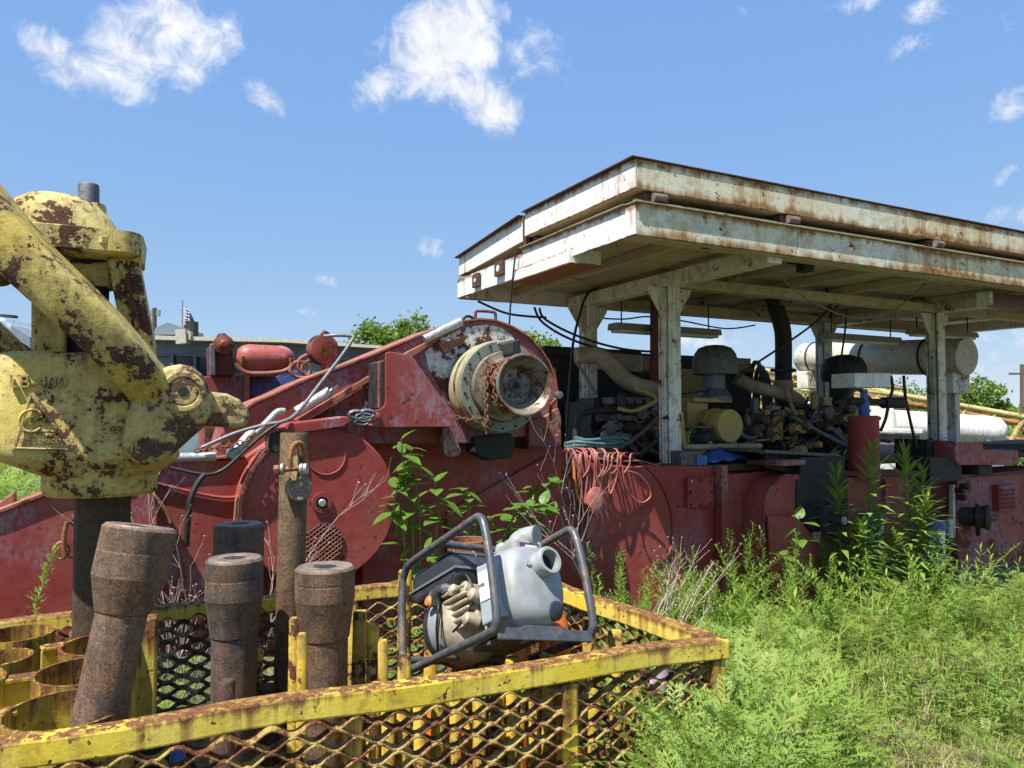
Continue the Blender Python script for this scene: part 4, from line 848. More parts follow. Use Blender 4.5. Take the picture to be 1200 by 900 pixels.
# right-hand gear case, brackets and pedestal
sp([(1122, 557), (1240, 550), (1240, 660), (1165, 662), (1165, 675), (1152, 678), (1152, 706), (1122, 706)], 5.1, .6, 'red_blue', 'gear_case', bev=.012)
sp([(1120, 557), (1240, 548), (1240, 552), (1120, 561)], 5.06, .5, 'red_dark', 'case_lid')
sp([(1171, 569), (1193, 568), (1193, 598), (1171, 600)], 5.02, .1, 'red_main', 'louvre_box')
for i in range(5): sp([(1173, 574+i*5), (1191, 573+i*5), (1191, 575+i*5), (1173, 576+i*5)], 5.005, .02, 'red_dark', 'louvre')
sp([(1090, 536), (1127, 536), (1127, 563), (1090, 566)], 4.98, .4, 'black_iron', 'pedestal'); sp([(1087, 515), (1118, 517), (1118, 535), (1087, 535)], 5.2, .4, 'black_iron', 'post_shoe')
sp([(1120, 518), (1152, 519), (1153, 528), (1194, 528), (1194, 545), (1124, 545), (1120, 538)], 4.95, .25, 'red_main', 'red_bracket', bev=.01)
sp([(1147, 545), (1163, 545), (1163, 556), (1147, 556)], 5.0, .2, 'black_iron', 'bracket_foot')
sp([(1152, 523), (1240, 516), (1240, 521), (1152, 527)], 5.3, .5, 'black_iron', 'grating')
sp([(1117, 568), (1120, 568), (1120, 706), (1117, 706)], 5.04, .05, 'cream', 'pale_strip')
q = T(1136, 605, 5.05); ax = (-V+U*.55).normalized()
m = MB(); m.lathe(q, ax, [(.10, -.1), (.10, .05), (.14, .06), (.14, .09), (.12, .10), (.12, .14), (.135, .15), (.135, .19), (.09, .20), (.09, .17), (.03, .17)], 28); wh = m.build('clutch_wheel', 'black_iron', sk, smooth=35)
m = MB(); m.lathe(q, ax, [(.133, .155), (.137, .16), (.137, .185), (.133, .19)], 28, caps=False); m.build('wheel_rim', 'rust_pipe', wh, smooth=35)
m = MB(); m.lathe(q, ax, [(.022, .16), (.022, .26)], 10); m.build('wheel_shaft', 'rust_face', wh, smooth=40)
m = MB(); m.lathe(T(1146, 616, 5.0), ax, [(.11, -.02), (.11, .02)], 24); m.build('lower_pulley', 'rubber', sk, smooth=40)
for x, y in ((1126, 575), (1131, 570), (1128, 583), (1154, 603), (1158, 608), (1152, 611)):
    m = MB(); m.lathe(T(x, y, 4.98), -V, [(.03, -.05), (.035, .02), (.02, .04)], 10); m.build('valve', 'engine_dark', sk, smooth=40)
# filter canisters and hose low on the right
for x, y0, y1, hw, lab in ((1096, 620, 664, 11, 0), (1022, 612, 668, 13, 1)):
    c0, c1 = T(x, y1, 4.98), T(x, y0, 4.98); m = MB(); rr = hw*c0.y/880
    m.lathe(c0, Z, [(rr*.8, 0), (rr, .02), (rr, (c1-c0).z-.02), (rr*.9, (c1-c0).z)], 20); fo = m.build('filter_canister', 'white_tank', sk, smooth=40)
    m = MB(); m.lathe(c1, Z, [(rr*1.05, -.005), (rr*1.1, .03), (rr*.9, .08), (rr*.5, .1)], 16); m.build('filter_head', 'blue_paint', fo, smooth=40)
m = MB(); m.tube(smoothpath([T(x, y, 4.96) for x, y in ((1113, 612), (1114, 625), (1119, 645), (1121, 665), (1114, 690))], 5), .035, 10); m.build('hose', 'rubber', sk, smooth=60)
m = MB(); m.tube([T(1112, 608, 4.96), T(1113.5, 630, 4.96)], .037, 12); m.build('hose_ferrule', 'zinc', sk, smooth=60)
sp([(930, 552), (1122, 552), (1122, 558), (930, 558)], 5.02, .3, 'red_dark', 'deck_rail')
# red upright cylinder and small fittings on deck
c0, c1 = T(1013, 560, 5.05), T(1013, 487, 5.05); rc = thing('red_post', c0, 'dark red upright cylinder with valve and white box on top', 'cylinder')
m = MB(); h = (c1-c0).z; rr = 17*c0.y/880; m.lathe(c0, Z, [(rr, 0), (rr, h-.01), (rr-.01, h)], 28); m.build('barrel', 'red_plain', rc, smooth=40)
m = MB(); m.lathe(c1, Z, [(.05, 0), (.05, .14), (.035, .15), (.035, .26)], 16); m.build('neck', 'blue_paint', rc, smooth=40)
m = MB(); m.tube([T(995, 470, 5.05), T(1058, 472, 5.05)], .035, 10); m.tube([T(1035, 472, 5.05), T(1058, 472, 5.05)], .06, 10); m.build('valve_arm', 'engine_dark', rc, smooth=50)
dp([(1002, 437), (1044, 437), (1044, 454), (1002, 454)], 4.96, .28, 'white_tank', 'white_box', rc, .01)

# ------------------------------------------------------------------ shelter roof
s1 = T(785, 440, 5.4).dot(U); s2 = T(1097, 440, 5.4).dot(U); TB = 6.75; s3 = T(925, 440, TB+.15).dot(U)
rf = thing('shelter_roof', rig(5.5, 5.6, DECK), 'rusty white steel shelter roof on four posts over the engines', 'roof')
def rbox(s_0, s_1, t0, t1, z0, z1, mat, name, bev=.006, par=rf):
    m = MB(); m.box(rig((s_0+s_1)/2, (t0+t1)/2, (z0+z1)/2), s_1-s_0, t1-t0, z1-z0, (U, V, Z)); return m.build(name, mat, par, bevel=bev)
for s_, t_ in ((s1, 5.4), (s2, 5.4), (s1, TB), (s2-.35, TB-.1), (10.6, 5.4), (10.6, TB)):
    m = MB(); w = .135
    m.box(rig(s_, t_-w/2, (DECK+2.80)/2), w, .016, 2.80-DECK, (U, V, Z)); m.box(rig(s_, t_+w/2, (DECK+2.80)/2), w, .016, 2.80-DECK, (U, V, Z)); m.box(rig(s_, t_, (DECK+2.80)/2), .022, w-.016, 2.80-DECK, (U, V, Z))
    m.box(rig(s_-.055, t_, (DECK+2.80)/2), .03, w*.55, 2.80-DECK-.02, (U, V, Z))
    po = m.build('post', 'post_white', rf, bevel=.003)
    for k_ in (-1, 1):
        m = MB(); m.prism([rig(s_+k_*.07, t_-.008, 2.795), rig(s_+k_*.25, t_-.008, 2.795), rig(s_+k_*.23, t_-.008, 2.74), rig(s_+k_*.07, t_-.008, 2.50)], V*.016); m.build('gusset', 'post_white', po)
    m = MB(); m.box(rig(s_, t_, DECK+.008), .24, .24, .016, (U, V, Z)); m.build('base_plate', 'rust_brown', po)
for s_ in (s1, s2, 10.6): rbox(s_-.07, s_+.07, 4.14 if s_ == s1 else 4.6, 7.05, 2.80, 2.93, 'post_white', 'cross_beam')
for t_ in (5.4, TB): rbox(s1+.08, 10.5, t_-.06, t_+.06, 2.805, 2.90, 'roof_under', 'header_beam')
S0, S1, TF, TR, TM_ = 3.04, 11.5, 4.05, 7.07, 5.62
# ceiling sheets with ribs
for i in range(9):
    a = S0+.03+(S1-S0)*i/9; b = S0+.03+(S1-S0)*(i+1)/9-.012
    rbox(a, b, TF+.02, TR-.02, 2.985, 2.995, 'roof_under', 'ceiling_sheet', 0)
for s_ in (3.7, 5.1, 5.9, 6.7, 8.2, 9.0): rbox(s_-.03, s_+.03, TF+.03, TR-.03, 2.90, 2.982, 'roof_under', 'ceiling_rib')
# lower fascia
rbox(S0, S0+1.50, TF, TF+.02, 2.85, 3.07, 'roof_front', 'front_fascia'); rbox(S0+1.506, 6.3, TF, TF+.02, 2.85, 3.068, 'roof_front', 'front_fascia'); rbox(6.306, S1, TF, TF+.02, 2.85, 3.069, 'roof_front', 'front_fascia')
rbox(S0-.02, S0, TF, 5.66, 2.85, 3.07, 'roof_white', 'end_fascia'); rbox(S0-.024, S0-.004, 5.665, TR, 2.83, 3.03, 'roof_white', 'end_fascia')
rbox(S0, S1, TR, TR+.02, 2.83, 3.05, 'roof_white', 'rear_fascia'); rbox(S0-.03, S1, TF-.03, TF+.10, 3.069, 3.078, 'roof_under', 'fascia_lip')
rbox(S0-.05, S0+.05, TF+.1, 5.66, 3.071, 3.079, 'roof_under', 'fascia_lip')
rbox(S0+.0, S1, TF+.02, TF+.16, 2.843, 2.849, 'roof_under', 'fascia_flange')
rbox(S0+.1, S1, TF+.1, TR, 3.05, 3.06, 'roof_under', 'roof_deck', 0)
# upper panel, front part and rear left part
def prx(pts, mat, name, par=rf): 
    m = MB(); m.prism(*pts); return m.build(name, mat, par, bevel=.004)
rbox(S0, 6.1, TF, TF+.018, 3.165, 3.37, 'roof_front', 'upper_front_fascia'); rbox(6.106, S1, TF, TF+.018, 3.16, 3.365, 'roof_front', 'upper_front_fascia')
rbox(S0-.018, S0, TF, TM_, 3.165, 3.37, 'roof_white', 'upper_end_fascia')
rbox(S0-.05, S1, TF-.012, TM_, 3.372, 3.382, 'rust_brown', 'upper_deck', .002)
rbox(S0, S1, TF+.03, TM_, 3.172, 3.18, 'roof_under', 'upper_pan', 0)
prx(([rig(S0-.005, 5.68, 3.36), rig(S0-.005, 5.68, 3.14), rig(S0-.005, TR, 3.06), rig(S0-.005, TR, 3.25)], U*.018), 'roof_white', 'upper_end_fascia')
prx(([rig(S0-.05, 5.68, 3.37), rig(S0-.05, TR+.02, 3.26), rig(S0-.05, TR+.02, 3.25), rig(S0-.05, 5.68, 3.36)], U*3.5), 'rust_brown', 'upper_deck')
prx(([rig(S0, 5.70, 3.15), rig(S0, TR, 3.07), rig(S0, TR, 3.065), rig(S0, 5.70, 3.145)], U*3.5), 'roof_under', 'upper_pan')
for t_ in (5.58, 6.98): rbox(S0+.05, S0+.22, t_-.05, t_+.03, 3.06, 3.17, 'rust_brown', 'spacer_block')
rbox(S0-.008, S0+.04, 5.625, 5.675, 3.02, 3.33, 'red_dark', 'hinge_strap')
for s_ in (S0+.18, S0+1.45, 6.25, 8.0):
    rbox(s_-.10, s_+.10, TF+.02, TF+.2, 3.08, 3.158, 'rust_brown', 'roller_block'); m = MB(); m.tube([rig(s_-.055, TF-.005, 3.122), rig(s_+.055, TF-.005, 3.122)], .030, 12); m.build('roller', 'rust_face', rf, smooth=50)
rbox(S0+.02, S1, TF+.05, TF+.09, 3.08, 3.115, 'roof_under', 'hinge_rail')
# small lamps / brackets on the end and hanging lip
for t_, z_, w in ((6.55, 2.935, .09), (6.05, 2.965, .10)):
    m = MB(); m.box(rig(S0-.045, t_, z_), .03, w*1.6, .13, (U, V, Z)); bo = m.build('lamp_bracket', 'rust_brown', rf, bevel=.005)
    m = MB(); m.lathe(rig(S0-.06, t_, z_), -U, [(.03 if w > .095 else .018, 0), (.03 if w > .095 else .018, .004)], 16); m.build('lamp_lens', 'label_white', bo)
m = MB(); m.prism([rig(S0-.05, 4.85, 2.90), rig(S0-.05, 5.75, 2.90), rig(S0-.06, 5.75, 2.80), rig(S0-.06, 4.85, 2.80)], U*.012); m.build('hanging_lip', 'roof_white', rf, bevel=.003)
rbox(S0-.065, S0+.22, 4.80, 5.78, 2.788, 2.798, 'rust_orange', 'lip_flange'); rbox(S0-.05, S0+.24, 4.84, 4.85, 2.80, 2.92, 'roof_white', 'lip_end')
rbox(7.55, S1, 4.35, 4.47, 2.72, 2.845, 'maroon_beam', 'channel_beam'); rbox(7.5, 7.545, 4.34, 4.48, 2.715, 2.85, 'post_white', 'channel_end')
rbox(s1+.34, s1+.62, 4.30, 4.34, 2.86, 2.93, 'engine_dark', 'flood_lamp'); rbox(s1+.44, s1+.54, 4.24, 4.34, 2.80, 2.86, 'engine_dark', 'flood_lamp')
# tube lights under the roof
def tubelight(p, L, label):
    o = thing('tube_light', p, label, 'light', 'tube light fixtures under the shelter roof'); d = U
    m = MB(); m.prism([p-d*L/2+V*a+Z*b for a, b in ((-.10, -.02), (-.08, .05), (.08, .05), (.10, -.02))], d*L); m.build('housing', 'light_metal', o, bevel=.004)
    m = MB(); m.box(p-Z*.035, L*.97, .13, .03, (U, V, Z)); m.build('lens', 'light_lens', o, bevel=.006)
    for k_ in (-.42, .42):
        m = MB(); m.tube([p+d*L*k_+Z*.05, p+d*L*k_+Z*(2.985-p.z)], .008, 6); m.build('hanger', 'rubber', o)
tubelight(T(781, 388, 6.6), 1.45, 'long dim tube light hanging behind the front white post')
tubelight(T(1105, 392, 6.3), 1.3, 'tube light hung at the right, above the white muffler'); tubelight(T(1010, 398, 6.3), 1.3, 'tube light left of another, above the white muffler')
# ------------------------------------------------------------------ engines
def dpr(pts, t, th, mat, name, par, bev=.008, smooth=None): return dp(pts, t, th, mat, name, par, bev, smooth)
E1 = thing('diesel_engine', rig(4.3, 6.3, DECK), 'left diesel engine with tan intake pipe behind the front post', 'engine')
dpr([(706, 470), (775, 472), (775, 545), (706, 545)], 6.05, .7, 'engine_dark', 'block', E1); dpr([(712, 469), (772, 472), (772, 482), (712, 480)], 5.95, .25, 'engine_mix', 'valve_cover', E1)
dpr([(728, 480), (745, 480), (745, 512), (728, 512)], 5.93, .12, 'engine_mix', 'side_cover', E1); dpr([(745, 480), (757, 480), (757, 513), (745, 513)], 5.92, .12, 'cat_yellow', 'side_cover', E1)
for i in range(6): dpr([(713+i*10, 483), (719+i*10, 483), (719+i*10, 497+(i % 3)*4), (713+i*10, 497+(i % 2)*6)], 5.9, .05, 'engine_mix' if i % 2 else 'engine_dark', 'injector_cover', E1)
m = MB(); m.tube(smoothpath([T(x, y, t_) for x, y, t_ in ((675, 417, 6.3), (700, 417, 6.25), (715, 428, 6.2), (730, 443, 6.15), (750, 453, 6.12), (775, 458, 6.1), (790, 462, 6.1))], 5), .085, 16); m.build('intake_pipe', 'pipe_tan', E1, smooth=60)
m = MB(); m.tube(smoothpath([T(x, y, 5.85) for x, y in ((724, 498), (714, 504), (712, 515), (712, 530))], 5), .07, 14); m.build('coolant_elbow', 'pipe_tan', E1, smooth=60)
dpr([(696, 466), (708, 466), (710, 520), (698, 535), (692, 500)], 6.0, .3, 'engine_dark', 'front_cover', E1)
m = MB(); m.tube([T(676, 424, 6.2), T(698, 462, 6.0)], .016, 8); m.build('stay_rod', 'grey_metal', E1, smooth=60)
for i in range(16):
    x, y = random.uniform(712, 775), random.uniform(500, 540); m = MB(); m.tube(smoothpath([T(x+random.uniform(-10, 10), y+random.uniform(-8, 8), 5.85+random.uniform(0, .1)) for _ in range(4)], 4), random.uniform(.01, .025), 7); m.build('fuel_line', random.choice(['engine_mix', 'engine_dark', 'pipe_tan', 'black_iron']), E1, smooth=60)
RAD = thing('radiator_cabinet', rig(4.0, 7.0, DECK), 'tall black radiator cabinet behind the left engine', 'radiator')
dpr([(640, 408), (752, 413), (752, 545), (640, 545)], 7.0, .5, 'black_iron', 'core', RAD); dpr([(638, 405), (752, 411), (752, 420), (638, 416)], 6.95, .6, 'cat_yellow' if False else 'engine_dark', 'top_tank', RAD)
dpr([(640, 430), (652, 431), (652, 545), (640, 545)], 6.9, .08, 'cat_yellow', 'side_post', RAD); dpr([(690, 411), (752, 414), (752, 436), (690, 432)], 6.93, .05, 'roof_under', 'cowl', RAD)
RAD2 = thing('radiator_cabinet', rig(6.2, 7.2, DECK), 'second radiator cabinet with yellow shroud behind the middle engine', 'radiator')
dpr([(795, 416), (880, 420), (880, 545), (795, 545)], 7.25, .4, 'engine_dark', 'core', RAD2); dpr([(795, 432), (830, 434), (830, 470), (795, 470)], 7.2, .05, 'cat_yellow', 'shroud', RAD2); dpr([(860, 424), (884, 426), (884, 436), (860, 434)], 7.2, .2, 'cat_yellow', 'top_tank', RAD2)
m = MB(); 
for rr, x in ((.62, 884), (.56, 889), (.50, 893)): m.lathe(T(x, 480, 7.0), U*.8-V*.6, [(rr, 0), (rr, .05), (rr-.02, .05), (rr-.02, 0)], 36, caps=False)
m.build('fan_ring', 'engine_mix', RAD2, smooth=40)
E2 = thing('diesel_engine', rig(5.5, 6.1, DECK), 'middle diesel engine with grey air cleaner dome and yellow round cover', 'engine')
dpr([(812, 478), (930, 480), (930, 550), (812, 550)], 6.15, .6, 'engine_dark', 'block', E2)
c = T(838, 440, 5.95); kx = c.y/880
m = MB(); n = 28; m.lathe(T(838, 439, 5.95), Z, [(26*kx, 0), (26.5*kx, 4*kx), (26*kx, 16*kx), (24*kx, 24*kx), (19*kx, 31*kx), (11*kx, 34*kx), (3*kx, 35*kx)], 32); m.build('air_cleaner_dome', 'engine_mix', E2, smooth=50)
m = MB(); m.lathe(T(837, 461, 5.95), Z, [(20*kx, -8*kx), (20*kx, -4*kx), (13*kx, 6*kx), (12.5*kx, 22*kx)], 24); m.build('air_cleaner_neck', 'grey_metal', E2, smooth=30)
dpr([(813, 466), (858, 467), (858, 472), (813, 471)], 5.8, .3, 'cat_yellow', 'tray', E2); dpr([(806, 471), (830, 472), (830, 515), (815, 520), (806, 500)], 5.85, .35, 'cat_yellow', 'duct', E2)
c = T(856, 499, 5.5); m = MB(); m.lathe(c, V+U*.05, [(.155, 0), (.162, .010), (.162, .20), (.170, .205), (.170, .225), (.162, .23), (.162, .62)], 36); m.build('round_cover', 'cat_yellow', E2, smooth=35)
m = MB(); m.tube(smoothpath([T(x, y, t_) for x, y, t_ in ((862, 442, 6.3), (880, 452, 6.2), (910, 460, 6.1), (930, 466, 6.0), (940, 478, 6.0), (940, 490, 6.0))], 5), .075, 14); m.build('exhaust_elbow', 'pipe_tan', E2, smooth=60)
dpr([(906, 487), (918, 487), (918, 515), (906, 515)], 5.85, .1, 'cat_yellow', 'side_cover', E2)
for i in range(22):
    x, y = random.uniform(868, 945), random.uniform(485, 535); m = MB(); m.tube(smoothpath([T(x+random.uniform(-14, 14), y+random.uniform(-8, 8), 5.85+random.uniform(0, .2)) for _ in range(4)], 4), random.uniform(.008, .03), 7); m.build('fuel_line', random.choice(['engine_mix', 'engine_dark', 'cat_yellow', 'black_iron', 'grey_metal']), E2, smooth=60)
m = MB(); m.lathe(T(932, 499, 5.8), -V, [(.05, 0), (.05, .04), (.04, .045)], 18); m.build('dial', 'zinc', E2, smooth=40)
E3 = thing('diesel_engine', rig(6.9, 6.1, DECK), 'right diesel engine with black air cleaner and round yellow housing', 'engine')
c = T(985, 500, 6.0); m = MB(); m.lathe(c, V-U*.5, [(.22, -.2), (.26, -.1), (.27, 0), (.27, .5)], 32); m.build('housing', 'cat_yellow', E3, smooth=35)
c = T(989, 455, 6.05); kx = c.y/880
m = MB(); m.lathe(T(989, 447, 6.05), Z, [(25*kx, 0), (26*kx, 6*kx), (25*kx, 18*kx), (20*kx, 27*kx), (8*kx, 31*kx)], 28); m.build('air_cleaner_dome', 'black_iron', E3, smooth=50)
m = MB(); m.lathe(T(986, 478, 6.05), Z, [(26*kx, -8*kx), (24*kx, 0), (14*kx, 8*kx), (13*kx, 31*kx)], 24); m.build('air_cleaner_neck', 'black_iron', E3, smooth=40)
dpr([(945, 480), (1010, 482), (1010, 550), (945, 550)], 6.3, .6, 'engine_dark', 'block', E3)
for i in range(14):
    x, y = random.uniform(945, 1000), random.uniform(470, 530); m = MB(); m.tube(smoothpath([T(x+random.uniform(-12, 12), y+random.uniform(-8, 8), 5.9+random.uniform(0, .2)) for _ in range(4)], 4), random.uniform(.01, .03), 7); m.build('fuel_line', random.choice(['engine_mix', 'engine_dark', 'cat_yellow', 'black_iron']), E3, smooth=60)
def clutter(E, x0, x1, y0, y1, t, n, seed):
    # covers, flanges, pulleys, injector lines and wiring loops that fill an engine's side
    rr_ = random.Random(seed); cols = ['engine_mix', 'engine_dark', 'black_iron', 'cat_yellow', 'pipe_tan', 'grey_metal', 'engine_mix', 'rust_brown']
    for i in range(n):
        x, y, tt_ = rr_.uniform(x0, x1), rr_.uniform(y0, y1), t+rr_.uniform(-.12, .12); p = T(x, y, tt_); mt = rr_.choice(cols); kd = i % 5; m = MB()
        if kd == 0:
            w, h = rr_.uniform(.08, .2), rr_.uniform(.05, .14); m.box(p, w, .1, h, (U, V, Z)); o_ = m.build('cover', mt, E, bevel=.012)
            for a in (-.4, .4):
                for b in (-.35, .35): k = MB(); k.lathe(p+U*(w*a)+Z*(h*b)-V*.05, -V, [(.008, 0), (.008, .008)], 6); k.build('cover_bolt', 'zinc' if i % 2 else 'black_iron', o_)
        elif kd == 1:
            r_ = rr_.uniform(.03, .08); m.lathe(p, -V+U*rr_.uniform(-.3, .3), [(r_*1.3, 0), (r_*1.3, .02), (r_, .025), (r_, .12), (r_*.8, .14), (r_*.4, .145)], 20); m.build('flanged_port', mt, E, smooth=35)
        elif kd == 2:
            q = [p+U*rr_.uniform(-.25, .25)*j+Z*rr_.uniform(-.10, .12)*j-V*(.05+.02*j) for j in range(4)]; m.tube(smoothpath(q, 4), rr_.uniform(.012, .032), 8); m.build('pipe', mt, E, smooth=60)
        elif kd == 3:
            q = [p+U*(.07*j)+Z*(.05*math.sin(j*1.7+i))-V*.10 for j in range(5)]; m.tube(smoothpath(q, 4), .007, 6); m.build('wire', 'cable_black' if i % 2 else 'hose_red', E, smooth=60)
        else:
            h = rr_.uniform(.08, .18); m.lathe(p, Z, [(.035, 0), (.04, .01), (.04, h), (.03, h+.015), (.012, h+.02)], 16); m.build('filter', mt, E, smooth=40)
clutter(E1, 706, 772, 478, 536, 5.86, 46, 1); clutter(E2, 872, 944, 478, 536, 5.86, 46, 2); clutter(E3, 948, 1000, 462, 532, 5.9, 34, 3); clutter(E2, 800, 868, 512, 536, 5.7, 18, 4)
for i in range(6):
    p = T(714+i*10, 470, 5.9); m = MB(); m.box(p, .07, .16, .07, (U, V, Z)); m.build('rocker_cover', 'engine_mix', E1, bevel=.015)
    p = T(884+i*10, 484, 5.9); m = MB(); m.box(p, .07, .16, .07, (U, V, Z)); m.build('rocker_cover', 'cat_yellow' if i % 2 else 'engine_mix', E2, bevel=.015)
m = MB(); m.tube([T(711, 489, 5.84), T(772, 491, 5.84)], .028, 10); m.build('fuel_rail', 'grey_metal', E1, smooth=60)
dpr([(752, 414), (800, 417), (800, 545), (752, 545)], 7.3, .3, 'engine_dark', 'side_screen', RAD)
m = MB(); m.tube([T(770, 352, 6.4), T(770, 470, 6.4)], .075, 14); tag(m.build('exhaust_stack', 'red_dark', smooth=60), 'dark red vertical stack just left of the front white post', 'exhaust pipe')
m = MB(); m.tube(smoothpath([T(x, y, 6.3) for x, y in ((907, 345), (910, 362), (916, 382), (918, 400), (918, 450), (918, 485))], 5), .095, 16); es = tag(m.build('exhaust_stack', 'black_iron', smooth=60), 'bent black exhaust stack beside the rear post', 'exhaust pipe')
m = MB(); m.lathe(T(918, 434, 6.3), Z, [(.13, -.015), (.13, .015)], 16); m.tube([T(904, 434, 6.2), T(932, 434, 6.2)], .02, 8); m.build('clamp', 'black_iron', es, smooth=40)
m = MB(); m.lathe(T(918, 452, 6.3), Z, [(.11, -.08), (.11, .06)], 16); m.build('sleeve', 'pipe_tan', es, smooth=40)
# muffler
sM = at_y(1133, 418, 9.3).dot(U); a1 = at_y(1133, 418, 9.3); a0 = at_s(944, 420, sM); L = (a1-a0).length; rr = 22*9.3/880
mf = thing('muffler', (a0+a1)/2-Z*rr, 'big cream horizontal muffler drum at the back right under the roof', 'muffler')
m = MB(); m.lathe(a0, a1-a0, [(rr*.3, -.10), (rr*.8, -.07), (rr*.97, -.02), (rr, 0), (rr, L), (rr-.008, L+.006), (rr-.016, L+.004), (rr-.03, L+.004), (rr*.2, L+.012)], 44); m.build('drum', 'muffler_paint', mf, smooth=30)
for f in (.08, .45, .80):
    c = a0.lerp(a1, f); m = MB(); m.tube([c+U*(rr*1.03*math.cos(k_*math.pi/12))+Z*(rr*1.03*math.sin(k_*math.pi/12)) for k_ in range(24)], .014, 6, closed=True)
    if c.dot(V) < 7.0: m.tube([c+Z*rr, Vector((c.x, c.y, 2.99))], .016, 6)
    m.build('hanger_strap', 'black_iron', mf, smooth=50)
for f, w in ((.06, .5), (.93, .34)):
    c = a0.lerp(a1, f); m = MB(); m.box(Vector((c.x, c.y, c.z-rr-.10)), w, .20, .26, (U, V, Z)); sd_ = m.build('saddle', 'post_white', mf, bevel=.01)
    m = MB(); m.box(Vector((c.x, c.y, (c.z-rr-.2-.43)/2)), .09, .09, c.z-rr-.2+.43, (U, V, Z)); m.build('stand', 'post_white', mf, bevel=.006)
# ------------------------------------------------------------------ cables, hoses, tarp
cb = [([(560, 353, 6.9), (590, 366, 6.8), (612, 370, 6.75), (640, 372, 6.7)], .012, 'black cable sagging from the roof left end'),
      ([(632, 361, 6.7), (640, 375, 6.7), (680, 395, 6.6), (730, 409, 6.5), (780, 413, 6.4)], .013, 'upper of two black cables drooping left to right under the roof'),
      ([(626, 360, 6.7), (636, 378, 6.7), (670, 398, 6.6), (720, 412, 6.5), (780, 417, 6.4)], .013, 'lower of two black cables drooping left to right under the roof'),
      ([(700, 338, 6.5), (688, 345, 6.5), (679, 370, 6.45), (672, 400, 6.4), (668, 440, 6.35), (664, 500, 6.3)], .014, 'black cable running down the left rear post'),
      ([(692, 372, 6.8), (730, 374, 6.8), (760, 371, 6.8), (800, 376, 6.8), (850, 385, 6.8), (885, 381, 6.8)], .009, 'thin black wire strung past the tube light'),
      ([(905, 305, 4.4), (925, 335, 4.6), (960, 358, 4.8), (1000, 372, 4.9), (1040, 367, 4.9), (1065, 350, 4.7), (1085, 332, 4.5)], .007, 'thin grey wire looping under the front fascia'),
      ([(968, 338, 5.5), (971, 360, 5.6), (955, 378, 5.7), (925, 400, 5.8), (880, 430, 5.9), (850, 452, 5.9), (800, 462, 5.9)], .012, 'black cable running diagonally down to the left engine'),
      ([(992, 338, 5.5), (990, 350, 5.5), (978, 362, 5.5), (972, 372, 5.6)], .014, 'short thick black cable loop at the ceiling'),
      ([(992, 362, 5.6), (990, 390, 5.6), (984, 430, 5.7), (980, 455, 5.8)], .011, 'black cable hanging straight onto the black air cleaner'),
      ([(1044, 440, 5.1), (1046, 455, 5.1), (1042, 470, 5.1), (1038, 490, 5.1), (1032, 505, 5.1)], .016, 'black hose below the white box'),
      ([(1059, 440, 5.2), (1061, 465, 5.2), (1066, 490, 5.2), (1074, 525, 5.2)], .016, 'black hose hanging left of the right white post'),
      ([(1140, 366, 6.6), (1160, 368, 6.6), (1180, 368, 6.6), (1215, 364, 6.5)], .010, 'black wire at the far right under the roof'),
      ([(720, 276, 4.35), (724, 300, 4.5), (712, 320, 4.8), (690, 328, 5.2), (672, 326, 5.4)], .006, 'thin grey wire under the roof left corner')]
for pts, r_, lab in cb: cable([T(*p) for p in pts], r_, 'cable_grey' if 'grey' in lab else 'cable_black', lab)
cable([rig(S0-.06, 5.7, 3.04), rig(S0-.07, 5.72, 2.9), rig(S0-.06, 5.8, 2.6), rig(S0-.06, 5.85, 2.2)], .008, 'cable_black', 'black cord hanging from the roof end down to the handrail')
hc = thing('hose_coil', T(705, 540, 5.05), 'tangled coil of faded red air hose draped over the skid edge', 'hose')
random.seed(12)
for i in range(11):                     # loops draped over the edge of the deck
    x0 = 668+i*6+random.uniform(-6, 6); w = random.uniform(10, 24); dr = random.uniform(22, 62) if i not in (9, 10) else 22
    pts = [(x0-w, 528+random.uniform(-3, 4), 5.45), (x0-w*.6, 526, 5.2), (x0-w*.3, 533, 5.06), (x0-w*.35+4, 533+dr*.6, 5.05), (x0, 533+dr, 5.04), (x0+w*.5, 533+dr*.55, 5.04), (x0+w*.6, 533, 5.05), (x0+w, 531, 5.2), (x0+w*1.3, 529+random.uniform(-2, 5), 5.45)]
    m = MB(); m.tube(smoothpath([T(*p) for p in pts], 5), .007, 6); m.build('hose_loop', 'hose_red', hc, smooth=60)
for pts in ([(735, 552, 5.04), (748, 556, 5.03), (760, 570, 5.03), (762, 582, 5.03), (752, 589, 5.03), (740, 582, 5.03), (732, 566, 5.03), (728, 545, 5.04), (715, 535, 5.1)],
            [(675, 528, 5.2), (690, 535, 5.06), (705, 545, 5.05), (730, 548, 5.05), (760, 546, 5.1), (775, 543, 5.2)], [(665, 531, 5.2), (700, 537, 5.06), (725, 541, 5.05), (750, 540, 5.08), (770, 546, 5.1)],
            [(690, 540, 5.05), (688, 560, 5.04), (686, 580, 5.03), (683, 600, 5.03), (682, 630, 5.03), (687, 660, 5.03)], [(672, 530, 5.1), (678, 545, 5.04), (681, 560, 5.03), (683, 585, 5.03), (688, 600, 5.03), (687, 640, 5.03)]):
    m = MB(); m.tube(smoothpath([T(*p) for p in pts], 5), .007, 6); m.build('hose_loop', 'hose_red', hc, smooth=60)
cable([T(*p) for p in ((658, 530, 5.1), (668, 531, 5.06), (672, 545, 5.04), (674, 570, 5.03), (678, 586, 5.03), (682, 590, 5.03))], .013, 'cord_orange', 'orange extension cord hanging left of the red hose', 'extension_cord', 'cord')
tc = thing('hose_coil', T(690, 522, 5.4), 'dark teal hose coil lying on the deck behind the red hose', 'hose')
